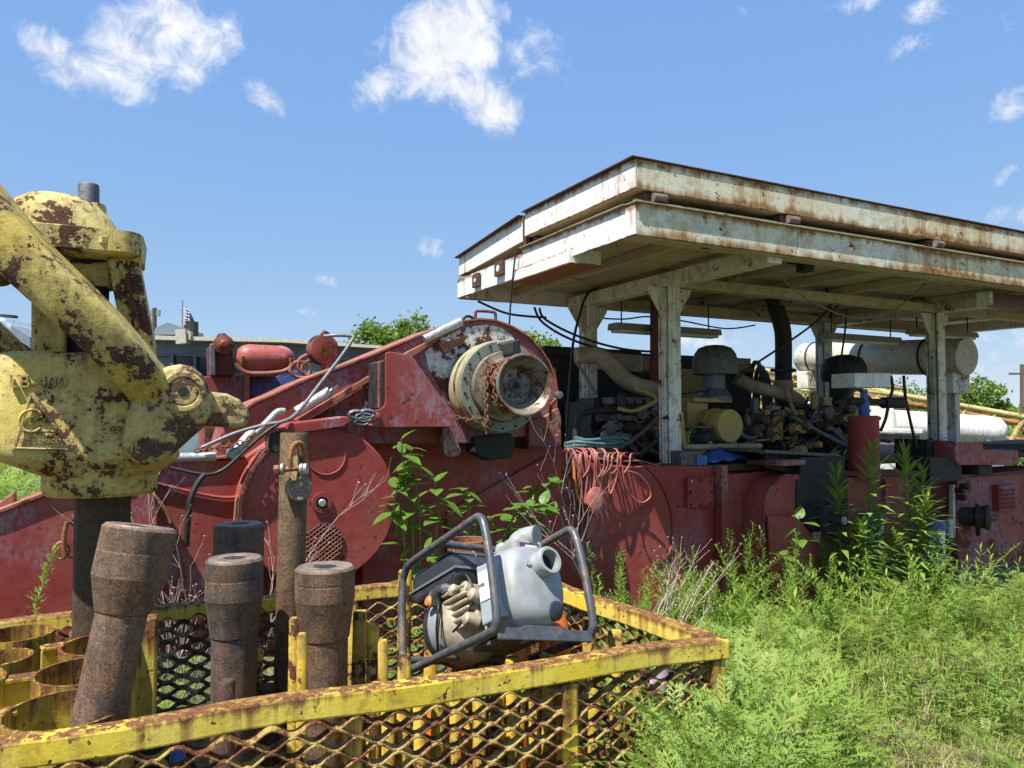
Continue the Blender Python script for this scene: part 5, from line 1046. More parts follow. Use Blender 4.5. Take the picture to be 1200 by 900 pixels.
for i in range(7):
    c = T(688+i*3, 523+(i % 3), 5.55); rr = .16+.02*(i % 4); m = MB(); m.tube([c+U*(rr*1.3*math.cos(a))+V*(rr*.8*math.sin(a))+Z*(.012*i+.01*math.sin(3*a+i)) for a in [k_*math.pi/10 for k_ in range(20)]], .013, 6, closed=True); m.build('hose_loop', 'hose_teal', tc, smooth=60)
c = T(697, 587, 5.02); m = MB(); ax = (V*.4-U*.5+Z*.35).normalized()
m.lathe(c, -V+U*.3+Z*.2, [(.11, -.03), (.12, 0), (.118, .02), (.10, .03), (.05, .034)], 30, sx=.75, ref=U-Z*.6); rd = tag(m.build('hanging_plate', 'hose_red', smooth=40), 'salmon red oval lid hanging from the hoses on the skid wall', 'lid')
m = MB(); m.box(T(692, 612, 5.04), .08, .03, .25, (U, V, Z)); m.build('handle', 'hose_red', rd, bevel=.01)
m = MB(); vs = []; n = 16
for i in range(n):
    for j in range(8):
        x = i/(n-1); y = j/7; vs.append(T(820, 535, 5.35)*0+rig(T(822, 540, 5.3).dot(U)+x*.85, 5.25+y*.4, DECK+.012+.10*math.sin(math.pi*x)*math.sin(math.pi*min(1, y*.8+.1))*(1+.25*math.sin(x*14+y*5))+.012*math.sin(x*31+y*17)))
fs = [(i*8+j, (i+1)*8+j, (i+1)*8+j+1, i*8+j+1) for i in range(n-1) for j in range(7)]
m.add(vs, fs); o = tag(m.build('blue_tarp', 'tarp_blue', smooth=80), 'crumpled blue tarp lying on the deck below the yellow cover', 'tarp'); sol = o.modifiers.new('thick', 'SOLIDIFY'); sol.thickness = .006
for i, (x, y, t_, w, h, mt) in enumerate(((800, 538, 5.3, .24, .13, 'engine_mix'), (812, 540, 5.28, .12, .09, 'tarp_blue'), (918, 553, 4.9, .3, .05, 'red_main'), (905, 551, 5.0, .4, .04, 'red_dark'))):
    p = T(x, y, t_); m = MB(); m.box(Vector((p.x, p.y, DECK+h/2+.002)), w, .25, h, (U, V, Z)); tag(m.build('deck_clutter', mt, bevel=.01), ['dull blue box beside the foot of the front post', 'small blue can right of the front post foot', 'small red bracket lying on the deck edge', 'dark red flat plate lying on the deck edge'][i], 'box')

# ------------------------------------------------------------------ background, left: grey building, truck, flag
bl = thing('grey_shed', (-9, 13.5, -.43), 'long grey-blue steel shed behind the winch at left', 'building')
def yp(pts, y, th, mat, name, par, bev=0): m = MB(); m.prism([at_y(a, b, y) for a, b in pts], Vector((0, th, 0))); return m.build(name, mat, par, bevel=bev)
yp([(150, 396), (470, 408), (470, 600), (150, 600)], 13.5, 2.5, 'building_grey', 'wall', bl); yp([(140, 392), (330, 397), (475, 407), (475, 410), (330, 401), (140, 397)], 13.2, 3, 'cream', 'roof_edge', bl)
yp([(150, 413), (470, 420), (470, 424), (150, 416)], 13.4, .1, 'grey_metal', 'girt', bl)
for x in (203, 233, 262): yp([(x, 418), (x+22, 419), (x+22, 470), (x, 470)], 13.42, .1, 'window_dark', 'opening', bl)
for x in (199, 226, 256): yp([(x, 416), (x+4, 416), (x+4, 470), (x, 470)], 13.36, .1, 'grey_metal', 'column', bl)
yp([(180, 392), (182, 384), (197, 378), (212, 384), (212, 392)], 13.6, 1, 'building_grey', 'gable', bl)
yp([(218, 376), (227, 376), (227, 394), (218, 395)], 13.3, .2, 'black_iron', 'chimney', bl); yp([(205, 386), (217, 385), (218, 402), (206, 403)], 13.1, .2, 'cream', 'vent_box', bl); yp([(218, 388), (223, 388), (223, 398), (218, 398)], 13.15, .1, 'cream', 'vent_box', bl)
fl = thing('flag', at_y(213, 392, 13.8), 'small American flag on a pole above the grey shed', 'flag')
m = MB(); m.tube([at_y(213.5, 396, 13.8), at_y(213.5, 352, 13.8)], .02, 8); m.build('pole', 'zinc', fl)
def fpatch(u0, u1, v0, v1, mat, name):
    def fpos(u, v):
        fold = .1*math.sin(u*7)*(.3+v); top = at_y(213.8, 358, 13.8); return top+Vector((.05+u*(.08+.20*v)+.02*math.sin(v*5), fold*.5, -v*.46-u*.12))
    m = MB(); vs = []; nu, nv = 3, 5
    for i in range(nu+1):
        for j in range(nv+1): vs.append(fpos(u0+(u1-u0)*i/nu, v0+(v1-v0)*j/nv))
    m.add(vs, [(i*(nv+1)+j, (i+1)*(nv+1)+j, (i+1)*(nv+1)+j+1, i*(nv+1)+j+1) for i in range(nu) for j in range(nv)])
    o = m.build(name, mat, fl, smooth=80); s_ = o.modifiers.new('t', 'SOLIDIFY'); s_.thickness = .006
fpatch(0, .95, 0, .48, 'flag_blue', 'canton')
for i in range(5): fpatch(i*.19, i*.19+.17, .5, 1.05, 'flag_red' if i % 2 == 0 else 'flag_white', 'stripe')
for i in range(6):
    for j in range(3):
        p = at_y(214+2+j*2.6, 361+i*3.6+j, 13.7); m = MB(); m.box(p, .025, .01, .025); m.build('star', 'flag_white', fl)
tr = thing('grey_truck', at_y(0, 480, 9), 'pale grey truck top half hidden behind the yellow swivel', 'truck')
yp([(-80, 372), (-10, 370), (5, 373), (12, 380), (36, 395), (36, 402), (10, 398), (-80, 396)], 9.0, 1.8, 'truck_grey', 'cab_roof', tr, .05); yp([(12, 381), (35, 395), (36, 408), (14, 394)], 8.9, .3, 'building_grey', 'side_grille', tr)
yp([(-80, 396), (36, 402), (36, 560), (-80, 560)], 9.2, 1.6, 'window_dark', 'cab', tr, .05); yp([(0, 368), (15, 369), (15, 372), (0, 371)], 9.3, .1, 'rubber', 'roof_light', tr)
up = thing('utility_pole', at_y(181, 480, 30), 'slim utility pole in the distance behind the swivel', 'pole'); m = MB(); m.tube([at_y(181, 500, 30), at_y(181, 361, 30)], .09, 8); m.build('mast', 'wood_pole', up); m = MB(); m.box(at_y(182.5, 367, 30), .35, .08, .25); m.build('transformer', 'building_grey', up)
up = thing('utility_pole', at_y(1198, 495, 60), 'utility pole with crossarm on the horizon at far right', 'pole'); m = MB(); m.tube([at_y(1197.5, 500, 60), at_y(1197.5, 427, 60)], .14, 8); m.build('mast', 'wood_pole', up); m = MB(); m.box(at_y(1192, 438, 60), 1.3, .12, .15); m.build('crossarm', 'wood_pole', up)
# ------------------------------------------------------------------ background, right: lying mast, white tanks
ms = thing('derrick_mast', at_y(1080, 520, 17), 'yellow lattice derrick mast lying on stands beyond the shelter', 'mast')
def mp(x, y, d=13.): return at_y(x, y, d+4)
for (a, b, d) in (((840, 425), (1330, 512), 13), ((840, 470), (1330, 545), 13), ((830, 432), (1330, 520), 14.2), ((830, 478), (1330, 530), 14.2)):
    m = MB(); m.tube([mp(*a, d), mp(*b, d)], .07, 8); m.build('chord', 'mast_yellow' if d < 14 else 'mast_rust', ms, smooth=60)
for i in range(14):
    f = i/13; x = 850+f*440; yt = 427+(x-840)*.1776; yb = 471.5+(x-840)*.153
    m = MB(); m.tube([mp(x+12, yt), mp(x-8, yb)], .05, 6); m.build('brace', 'mast_yellow', ms, smooth=60)
    m = MB(); m.tube([mp(x+2, yt+2, 14.2), mp(x+22, yb, 14.2)], .035, 6); m.build('brace', 'mast_rust', ms, smooth=60)
    if i % 2: m = MB(); m.tube([mp(x, yb), mp(x, yb+1, 14.2)], .035, 6); m.build('brace', 'mast_yellow', ms, smooth=60)
for i in range(6):
    x0 = 935+i*4; m = MB(); m.tube([mp(930, 440+i*8, 12.4), mp(1062, 456+i*8, 12.4)], .035, 6); m.build('side_rail', 'mast_yellow' if i % 3 else 'mast_rust', ms, smooth=60)
for x in (900, 1270):
    p = mp(x, 470, 13.6); m = MB(); m.box(Vector((p.x, p.y, (p.z-.43)/2-.0)), .4, 1.6, p.z+.43); m.build('stand', 'mast_rust', ms)
a0, a1 = at_y(1046, 497, 14.0), at_y(1178, 506, 13.6); L = (a1-a0).length; rr = 17*13.8/880
wt = thing('white_vessel', Vector(((a0.x+a1.x)/2, 13.8, -.43)), 'long white rounded vessel lying beyond the right white post', 'tank')
m = MB(); m.lathe(a0, a1-a0, [(rr, 0), (rr, L-.25), (rr*.9, L-.1), (rr*.6, L-.02), (rr*.2, L)], 28); m.build('shell', 'white_tank', wt, smooth=50)
for f in (.1, .85):
    c = a0.lerp(a1, f); m = MB(); m.box(Vector((c.x, c.y, (c.z-.43)/2-.05)), .3, .4, c.z+.43); m.build('saddle', 'building_grey', wt)
wb = thing('white_skid_box', at_y(1000, 540, 12.7), 'low white and grey steel box behind the red upright cylinder', 'box')
yp([(940, 500), (1082, 503), (1082, 509), (940, 506)], 12.5, .8, 'white_tank', 'lid', wb, .02); yp([(940, 507), (1078, 510), (1078, 524), (940, 520)], 12.6, .7, 'grey_metal', 'band', wb); yp([(940, 520), (1078, 524), (1078, 600), (940, 600)], 12.55, .8, 'white_tank', 'body', wb, .02)
yp([(940, 470), (1048, 478), (1048, 502), (940, 499)], 12.8, .3, 'white_tank', 'rear_panel', wb, .02)
yp([(880, 428), (930, 432), (930, 470), (880, 465)], 19, 2, 'building_grey', 'container', thing('shipping_container', at_y(905, 500, 19), 'blue-grey container end seen between engine and rear post', 'container'))
yp([(1120, 520), (1210, 520), (1210, 526), (1120, 526)], 8.9, .1, 'engine_dark', 'plank', thing('plank_stack', at_y(1165, 540, 8.9), 'dark planks lying behind the red bracket at far right', 'planks'))
# ------------------------------------------------------------------ vegetation
class TB_:                                  # triangle soup builder with numpy output
    def __init__(s): s.v = []; s.f = []
    def tri(s, a, b, c): o = len(s.v); s.v += [a, b, c]; s.f.append((o, o+1, o+2))
    def quad(s, a, b, c, d): o = len(s.v); s.v += [a, b, c, d]; s.f += [(o, o+1, o+2), (o, o+2, o+3)]
    def blade(s, base, tip, side, w, mid=.4, sag=None):
        m = base.lerp(tip, mid); 
        if sag is not None: m = m+sag
        o = len(s.v); s.v += [base, m+side*w, tip, m-side*w]; s.f += [(o, o+1, o+2), (o, o+2, o+3)]
    def stem(s, pts, r0, r1):
        n = len(pts)
        for i in range(n-1):
            a, b = pts[i], pts[i+1]; d = (b-a).normalized(); x = d.orthogonal().normalized(); y = d.cross(x)
            ra = r0+(r1-r0)*i/(n-1); rb = r0+(r1-r0)*(i+1)/(n-1); o = len(s.v)
            for k in range(3):
                c = x*math.cos(k*2.094)+y*math.sin(k*2.094); s.v += [a+c*ra, b+c*rb]
            for k in range(3): i0, i1, j0, j1 = o+2*k, o+2*k+1, o+2*((k+1) % 3), o+2*((k+1) % 3)+1; s.f += [(i0, j0, j1), (i0, j1, i1)]
    def arr(s): return np.array([tuple(p) for p in s.v], np.float32), np.array(s.f, np.int32)
def rv(a, b): return random.uniform(a, b)
def fern_leaf(tb, base, d, up, L, npair=6, droop=.25):
    """deeply cut ragweed leaf"""
    side = d.cross(up).normalized(); prev = base
    for i in range(1, npair+1):
        f = i/npair; p = base+d*(L*f)+up*(-droop*L*f*f); tb.blade(prev, p, side, L*.012, .5); 
        ll = L*.42*math.sin(math.pi*min(1, .25+.75*(1-f)+.05))*(1.05-.35*f)+L*.07
        for sg in (-1, 1):
            tipd = (d*.62+side*sg*.78+up*rv(-.15, .12)).normalized(); tip = p+tipd*ll
            ls = tipd.cross(up).normalized(); tb.blade(p, tip, ls, ll*.08, .45)
            for g, q in ((.45, .36), (.7, .26)):
                mpt = p.lerp(tip, g)
                for s2 in (-1, 1):
                    td = (tipd*.7+ls*s2*.7).normalized(); tb.blade(mpt, mpt+td*(ll*q), td.cross(up), ll*.042, .5)
        prev = p
    tb.blade(prev, prev+d*(L*.22)-up*(L*.1), side, L*.045)
def ragweed(h, nl, L0=.13):
    tb = TB_(); lean = Vector((rv(-.12, .12), rv(-.12, .12), 0)); pts = [Vector((0, 0, 0))+lean*(f*f*h)+Z*(h*f) for f in (0, .3, .6, .85, 1)]
    tb.stem(pts, .005, .002); a = rv(0, 6)
    for i in range(nl):
        f = .22+.78*(i/(nl-1))**.8; p = lean*(f*f*h)+Z*(h*f); a += 2.4+rv(-.3, .3); el = rv(.15, .6)+.5*(f > .9)
        d = Vector((math.cos(a)*math.cos(el), math.sin(a)*math.cos(el), math.sin(el))); up = (Z-d*d.z).normalized()
        L = L0*(1.15-.55*abs(f-.6))*rv(.75, 1.2)
        if f > .93: L *= .7
        fern_leaf(tb, p+d*.01, d, up, L, 5 if L < .1 else 6)
    return tb.arr()
def fennel(h, n=26):
    """feathery wand: stem crowded with short fine leaves (dog-fennel look)"""
    tb = TB_(); lean = Vector((rv(-.45, .45), rv(-.45, .45), 0)); P = lambda f: lean*(f*f*h)+Z*(h*f*(1-.12*f))
    tb.stem([P(f) for f in (0, .25, .5, .75, 1)], .0045, .0015); a = rv(0, 6)
    for i in range(n*4):
        f = .12+.88*i/(n*4); p = P(f); a += 2.2+rv(-.4, .4); el = rv(.2, .8); d = Vector((math.cos(a)*math.cos(el), math.sin(a)*math.cos(el), math.sin(el)))
        L = (.085*(1-f)+.03)*rv(.7, 1.25); s_ = d.cross(Z).normalized(); tb.blade(p, p+d*L, s_, L*.07+.0012, .45)
        for g in (.35, .6): q = p+d*(L*g); tb.blade(q, q+(d*.7+s_*rv(-1, 1)+Z*rv(-.2, .5)).normalized()*L*.4, Z.cross(d).normalized(), L*.045, .5)
    return tb.arr()
def goldenrod(h, n=52, L0=.15, r0=.007):
    tb = TB_(); lean = Vector((rv(-.08, .08), rv(-.08, .08), 0)); P = lambda f: lean*(f*f*h)+Z*(h*f)
    tb.stem([P(f) for f in (0, .3, .6, .85, 1)], r0, r0*.4); a = rv(0, 6)
    for i in range(n):
        f = .15+.85*i/(n-1); p = P(f); a += 2.4+rv(-.2, .2); el = .25+.75*max(0, (f-.75)/.25)+rv(-.15, .2)
        d = Vector((math.cos(a)*math.cos(el), math.sin(a)*math.cos(el), math.sin(el))); s_ = d.cross(Z).normalized(); L = L0*(.62+.55*math.sin(math.pi*min(1, f*.9)))*rv(.8, 1.15)*(1 if f < .9 else .75)
        q = p+d*(L*.55)+Z*(-.03*L); tip = p+d*L+Z*(-.32*L*(1-.6*f)); w = L*.075
        o = len(tb.v); r_ = p+d*(L*.2); tb.v += [p, r_+s_*w*.8, q+s_*w, tip, q-s_*w, r_-s_*w*.8]; tb.f += [(o, o+1, o+5), (o+1, o+2, o+4), (o+1, o+4, o+5), (o+2, o+3, o+4)]
    return tb.arr()
def grass_tuft(n, h, spread=.06, w=.0035):
    tb = TB_()
    for i in range(n):
        b = Vector((rv(-spread, spread), rv(-spread, spread), 0)); a = rv(0, 6.28); l = rv(.15, .9); hh = h*rv(.5, 1.2); d = Vector((math.cos(a), math.sin(a), 0)); s_ = Vector((-d.y, d.x, 0))
        m1 = b+d*(l*hh*.25)+Z*(hh*.6); t_ = b+d*(l*hh*.8)+Z*(hh*(1-.35*l)); o = len(tb.v); tb.v += [b-s_*w, b+s_*w, m1+s_*w*.8, t_, m1-s_*w*.8]; tb.f += [(o, o+1, o+2), (o, o+2, o+4), (o+4, o+2, o+3)]
    return tb.arr()
def scatter(name, variants, places, mat, label, cat):
    V_, F_ = [], []; off = 0
    for (x, y, z, sc, rot, tilt, k) in places:
        v, f = variants[k % len(variants)]; c, s_ = math.cos(rot), math.sin(rot); v = v*sc
        w = np.stack([v[:, 0]*c-v[:, 1]*s_+tilt[0]*v[:, 2]+x, v[:, 0]*s_+v[:, 1]*c+tilt[1]*v[:, 2]+y, v[:, 2]+z], 1); V_.append(w); F_.append(f+off); off += len(v)
    me = npmesh(name, np.concatenate(V_), np.concatenate(F_), mat); o = bpy.data.objects.new(name, me); COL.objects.link(o)
    return tag(o, label, cat, kind='stuff')
def in_basket(x, y, pad=.03):
    a = A.x*x+A.y*y; b = B.x*x+B.y*y; return -1.5 < a < 1.56+pad and BF-pad < b < BB+pad
def pick(n, px, py_z, cond=None):
    """n ground places whose pixel column / depth fall in the given ranges"""
    out = []
    while len(out) < n:
        d = rv(*py_z); x = (rv(*px)-600)/FPX*d
        if in_basket(x, d): continue
        if cond and not cond(x, d): continue
        out.append((x, d))
    return out
random.seed(21)
RW = [ragweed(rv(.62, .85), 36, .128*rv(.85, 1.2)) for _ in range(6)]; RWs = [ragweed(rv(.20, .36), 14, .10) for _ in range(5)]
pl = []
def addp(pl, pts, s0, s1, nv, dz=0):
    for x, y in pts: pl.append((x, y, gz(x, y)+dz, rv(s0, s1), rv(0, 6.28), (rv(-.15, .15), rv(-.15, .15)), random.randrange(nv)))
tt = lambda x, y: -.459*x+.889*y
# dense ragweed bank right of the basket
addp(pl, pick(62, (735, 900), (2.35, 3.3), lambda x, y: tt(x, y) < 2.6 and x > .33), .78, 1.0, 6)
addp(pl, pick(34, (760, 900), (1.62, 2.3), lambda x, y: B.x*x+B.y*y < 1.86 and x > .40), .92, 1.15, 6)
addp(pl, pick(46, (800, 930), (2.2, 2.75), lambda x, y: x > .6), .82, 1.05, 6)
addp(pl, pick(12, (690, 780), (1.62, 2.0), lambda x, y: B.x*x+B.y*y < 1.80 and x > .2), .50, .68, 6)
addp(pl, pick(20, (790, 870), (1.95, 2.35), lambda x, y: B.x*x+B.y*y < 1.90), .90, 1.06, 6)
addp(pl, pick(34, (880, 960), (3.0, 4.2), lambda x, y: tt(x, y) < 3.4), .6, .85, 6)
addp(pl, pick(70, (880, 1240), (4.6, 6.6), lambda x, y: 3.25 < tt(x, y) < 4.2), .45, .74, 6)
addp(pl, pick(34, (1080, 1260), (5.5, 8.0), lambda x, y: 3.0 < tt(x, y) < 4.3), .36, .58, 6)
addp(pl, pick(5, (470, 690), (1.62, 1.74), lambda x, y: B.x*x+B.y*y < 1.84), .42, .56, 6)
addp(pl, pick(4, (0, 400), (1.3, 1.5), lambda x, y: B.x*x+B.y*y < 1.80), .5, .56, 6)
addp(pl, pick(46, (-80, 66), (5.2, 8)), 1.9, 2.4, 6)
addp(pl, pick(60, (130, 620), (3.0, 4.1), lambda x, y: B.x*x+B.y*y > 3.2 and tt(x, y) < 4.2), .55, .95, 6)
scatter('ragweed_bank', RW, pl, 'ragweed', 'mass of light green feathery-leaved ragweed beside the basket', 'weeds')
pl = []
addp(pl, pick(230, (840, 1260), (2.9, 5.8), lambda x, y: tt(x, y) < 3.9), .4, .95, 5)
addp(pl, pick(60, (850, 980), (2.4, 3.3)), 1.0, 1.7, 5)
addp(pl, pick(60, (880, 1000), (2.4, 3.4)), .8, 1.3, 5)
addp(pl, pick(90, (600, 900), (3.2, 5.0), lambda x, y: tt(x, y) < 4.2), .8, 1.3, 5)
addp(pl, pick(40, (100, 700), (3.2, 4.0), lambda x, y: B.x*x+B.y*y > 3.15 and tt(x, y) < 4.2), .9, 1.4, 5)
scatter('low_weeds', RWs, pl, 'ragweed', 'low light green weeds over the open ground', 'weeds')
FN = [fennel(rv(.7, .95), 26) for _ in range(6)]; pl = []
addp(pl, pick(52, (690, 960), (3.6, 5.3), lambda x, y: 3.35 < tt(x, y) < 4.55), .7, 1.05, 6)
addp(pl, pick(60, (700, 960), (4.2, 6.2), lambda x, y: 3.9 < tt(x, y) < 4.85), .95, 1.4, 6)
addp(pl, pick(20, (960, 1120), (4.8, 6.2), lambda x, y: 3.3 < tt(x, y) < 4.3), .9, 1.15, 6)
addp(pl, pick(14, (600, 760), (3.4, 4.4), lambda x, y: B.x*x+B.y*y > 3.2 and tt(x, y) < 4.5), .6, .95, 6)
addp(pl, pick(10, (-20, 240), (2.9, 3.6), lambda x, y: B.x*x+B.y*y > 3.2), .55, .85, 6)
addp(pl, pick(10, (400, 620), (3.4, 4.0), lambda x, y: B.x*x+B.y*y > 3.2), .55, .85, 6)
scatter('dog_fennel_thicket', FN, pl, 'fennel', 'feathery green dog-fennel thicket along the foot of the red machine', 'weeds')
GT = [grass_tuft(26, .24) for _ in range(6)]; GL = [grass_tuft(22, .5, .08, .005) for _ in range(4)]; pl = []
addp(pl, pick(1500, (780, 1300), (2.6, 6.5), lambda x, y: tt(x, y) < 4.5), .4, .8, 6)
addp(pl, pick(500, (-100, 1300), (4.0, 12), lambda x, y: tt(x, y) < 4.4 or tt(x, y) > 8.6), .8, 1.5, 6)
addp(pl, pick(500, (-60, 760), (2.9, 4.3), lambda x, y: B.x*x+B.y*y > 3.12 and tt(x, y) < 4.3), .9, 1.4, 6)
addp(pl, pick(500, (600, 1300), (9, 22), lambda x, y: tt(x, y) > 8.6), 1.5, 3, 6)
scatter('grass', GT, pl, 'grass', 'short yellow-green grass over the ground', 'grass')
pl = []; addp(pl, pick(50, (600, 1240), (3.0, 7.0), lambda x, y: 2.9 < tt(x, y) < 4.6), .7, 1.2, 4); addp(pl, pick(34, (100, 680), (3.3, 4.4), lambda x, y: B.x*x+B.y*y > 3.15 and tt(x, y) < 4.4), .6, 1.0, 4)
scatter('long_grass', GL, pl, 'grass', 'long arching grass along the machine foot', 'grass')
pl = []; addp(pl, pick(900, (900, 1260), (3.0, 5.0), lambda x, y: tt(x, y) < 3.6 and math.sin(x*3.1+1)*math.sin(y*2.7) > -.1), .4, .8, 6); addp(pl, pick(90, (700, 1100), (2.0, 4.6), lambda x, y: tt(x, y) < 4.2), .6, 1.1, 6)
scatter('dry_grass', GT, pl, 'dry_grass', 'straw-coloured dead grass lying among the weeds', 'grass')
HW = [goldenrod(rv(.25, .5), 30, .085, .0025) for _ in range(5)]; pl = []
addp(pl, pick(110, (760, 1250), (3.4, 5.8), lambda x, y: tt(x, y) < 4.1), .6, 1.0, 5); addp(pl, pick(24, (850, 960), (2.5, 3.2)), 1.0, 1.5, 5); addp(pl, pick(40, (900, 1250), (4.6, 7.2), lambda x, y: 3.2 < tt(x, y) < 4.4), 1.1, 1.7, 5)
scatter('leafy_weeds', HW, pl, 'goldenrod', 'lance-leaved weeds mixed into the ragweed', 'weeds')
# tall narrow-leaved plants, each its own thing
GR = []; random.seed(33)
for i in range(5):
    v, f = goldenrod(1.0, 120, .20); GR.append(npmesh('narrow_leaf_plant', v, f, 'goldenrod'))
spots = [(985, 556, 'leftmost tall narrow-leaved weed in front of the black trough'), (1001, 612, 'short narrow-leaved weed low between the tall ones at left'), (1013, 527, 'tall narrow-leaved weed right against the red upright cylinder'),
         (1030, 600, 'bushy mid-height narrow-leaved weed in the middle of the clump'), (1047, 625, 'short bright-tipped narrow-leaved weed at the centre of the clump'), (1063, 532, 'tallest narrow-leaved weed standing before the pale box'),
         (1072, 580, 'mid-height narrow-leaved weed between the tallest and the rightmost'), (1088, 552, 'rightmost tall narrow-leaved weed beside the black pedestal'), (968, 640, 'low narrow-leaved weed at the left foot of the clump'),
         (1100, 630, 'low narrow-leaved weed in front of the white canister'), (1055, 655, 'low narrow-leaved weed at the front foot of the clump'), (1015, 660, 'small narrow-leaved weed hiding under the leftmost tall ones')]
for i, (px, py, lab) in enumerate(spots):
    p = T(px, py, rv(4.45, 4.75)); zb = gz(p.x, p.y)-.02; o = bpy.data.objects.new('narrow_leaf_plant', GR[i % 5]); COL.objects.link(o); h = p.z-zb
    o.location = (p.x, p.y, zb); o.scale = (min(h, 1.35), min(h, 1.35), h); o.rotation_euler = (0, 0, rv(0, 6.28)); tag(o, lab, 'plant', 'tall narrow-leaved weeds before the skid')
# a feathery sprig at far left
v, f = fennel(.9, 40); me = npmesh('feathery_sprig', v, f, 'fennel'); p = at_y(10, 660, 3.1); o = bpy.data.objects.new('feathery_sprig', me); COL.objects.link(o); o.location = (p.x, p.y, -.02); o.scale = (1, 1, (p.z+.06)/.80); tag(o, 'single feathery green sprig at the far left edge above the basket rail', 'plant')
# broad-leaved plants climbing by the winch: each leaf a part
def leaf_mesh():
    tb = TB_(); n = 6
    for i in range(n):
        a, b = i/n, (i+1)/n; wa, wb = .30*math.sin(math.pi*a**.75), .30*math.sin(math.pi*b**.75); za, zb = -.25*a*a, -.25*b*b
        for s_ in (-1, 1): tb.quad(Vector((a, 0, za)), Vector((b, 0, zb)), Vector((b, s_*wb, zb+.10*wb)), Vector((a, s_*wa, za+.10*wa)))
    v, f = tb.arr(); return npmesh('leaf', v, f, 'broadleaf')
LEAF = leaf_mesh(); LEAF.polygons.foreach_set('use_smooth', [True]*len(LEAF.polygons))
def broad(paths, nleaf, size, label, base):
    o = thing('broadleaf_plant', base, label, 'plant')
    for path in paths:
        pts = smoothpath(path, 5); m = MB(); m.tube(pts, [.009-.006*i/len(pts) for i in range(len(pts))], 6); m.build('stem', 'stem_green', o, smooth=60)
        k = nleaf//len(paths)
        for i in range(k):
            f = .25+.75*i/max(1, k-1); p = pts[min(len(pts)-1, int(f*(len(pts)-1)))]; a = i*2.4+rv(-.4, .4); el = rv(-.5, .5)+(.5 if f > .9 else 0)
            d = Vector((math.cos(a)*math.cos(el), math.sin(a)*math.cos(el)-.25, math.sin(el))).normalized(); up = (Z-d*d.z).normalized(); s_ = up.cross(d); L = size*rv(.65, 1.2)*(.75 if f > .93 else 1)
            q = bpy.data.objects.new('leaf', LEAF); COL.objects.link(q); q.parent = o; q.matrix_parent_inverse = BASE[o.name].inverted(); q.matrix_basis = frame(p, d*L, s_*L, up*L)
g0 = lambda px, t_: (lambda p: Vector((p.x, p.y, gz(p.x, p.y)-.02)))(T(px, 700, t_))
broad([[g0(480, 4.05), T(484, 640, 4.05), T(476, 570, 4.0), T(470, 515, 3.95)], [g0(485, 4.1), T(492, 620, 4.08), T(483, 555, 4.05), T(482, 525, 4.0)], [g0(470, 4.05), T(474, 640, 4.05), T(462, 600, 4.02), T(468, 560, 4.0)]], 66, .125, 'tall broad-leaved plant growing just right of the round drum cover', g0(480, 4.05))
broad([[g0(545, 3.9), T(550, 640, 3.9), T(548, 590, 3.85), T(546, 572, 3.85)], [g0(560, 3.9), T(556, 650, 3.9), T(575, 610, 3.85)]], 32, .13, 'broad-leaved sprig rising behind the pump frame top', g0(545, 3.9))
broad([[g0(590, 3.85), T(590, 660, 3.85), T(600, 610, 3.8), T(612, 595, 3.75), T(640, 592, 3.7)], [g0(600, 3.9), T(602, 650, 3.9), T(620, 620, 3.8), T(648, 600, 3.7)], [g0(610, 4.0), T(622, 620, 4.2), T(630, 570, 4.3), T(655, 567, 4.1)]], 63, .145, 'wide broad-leaved plant right of the pump with drooping flower spikes', g0(600, 3.85))
broad([[g0(935, 4.5), T(940, 660, 4.5), T(935, 630, 4.45), T(937, 606, 4.4)], [g0(925, 4.5), T(922, 670, 4.5), T(915, 650, 4.45)]], 26, .17, 'broad-leaved plant at the foot of the round-topped chain cover', g0(935, 4.5))
broad([[g0(505, 4.3), T(510, 650, 4.3), T(515, 600, 4.3), T(508, 560, 4.25)]], 18, .18, 'shaded broad-leaved plant between drum cover and front panel', g0(505, 4.3))
broad([[at_y(-40, 640, 4.0)*1, at_y(-20, 590, 4.0), at_y(5, 560, 4.0)]], 8, .15, 'broad-leaved sprig at the left edge below the swivel', at_y(-40, 640, 4.0)) if False else None
# dead stems
def dead(base, h, n, spread, label, mat='dead_stem', seeds=40, r=.004):
    tb = TB_()
    def grow(p, d, L, r_, lev):
        q = p; pts = [p]
        for i in range(4): d = (d+Vector((rv(-.18, .18), rv(-.18, .18), rv(-.05, .12)))).normalized(); q = q+d*(L/4); pts.append(q)
        tb.stem(pts, r_, r_*.55)
        if lev < 3:
            for k in range(3 if lev else n): i = random.randrange(1, 5); grow(pts[max(i, 2) if lev == 0 else i], (d+Vector((rv(-1, 1), rv(-1, 1), rv(-.2, .6)))*spread).normalized(), L*rv(.35, .6), r_*.6, lev+1)
        else:
            for k in range(3): tb.blade(pts[-1], pts[-1]+Vector((rv(-1, 1), rv(-1, 1), rv(-.5, 1)))*.009, Vector((rv(-1, 1), rv(-1, 1), rv(-1, 1))).normalized(), .003)
    grow(Vector((0, 0, 0)), Vector((rv(-.15, .15), rv(-.15, .15), 1)).normalized(), h, r, 0)
    v, f = tb.arr(); me = npmesh('dead_weed', v, f, mat); o = bpy.data.objects.new('dead_weed', me); COL.objects.link(o); o.location = base; return tag(o, label, 'dead plant')
gp = lambda px, y: (lambda p: Vector((p.x, p.y, gz(p.x, p.y)-.02)))(at_y(px, 600, y))
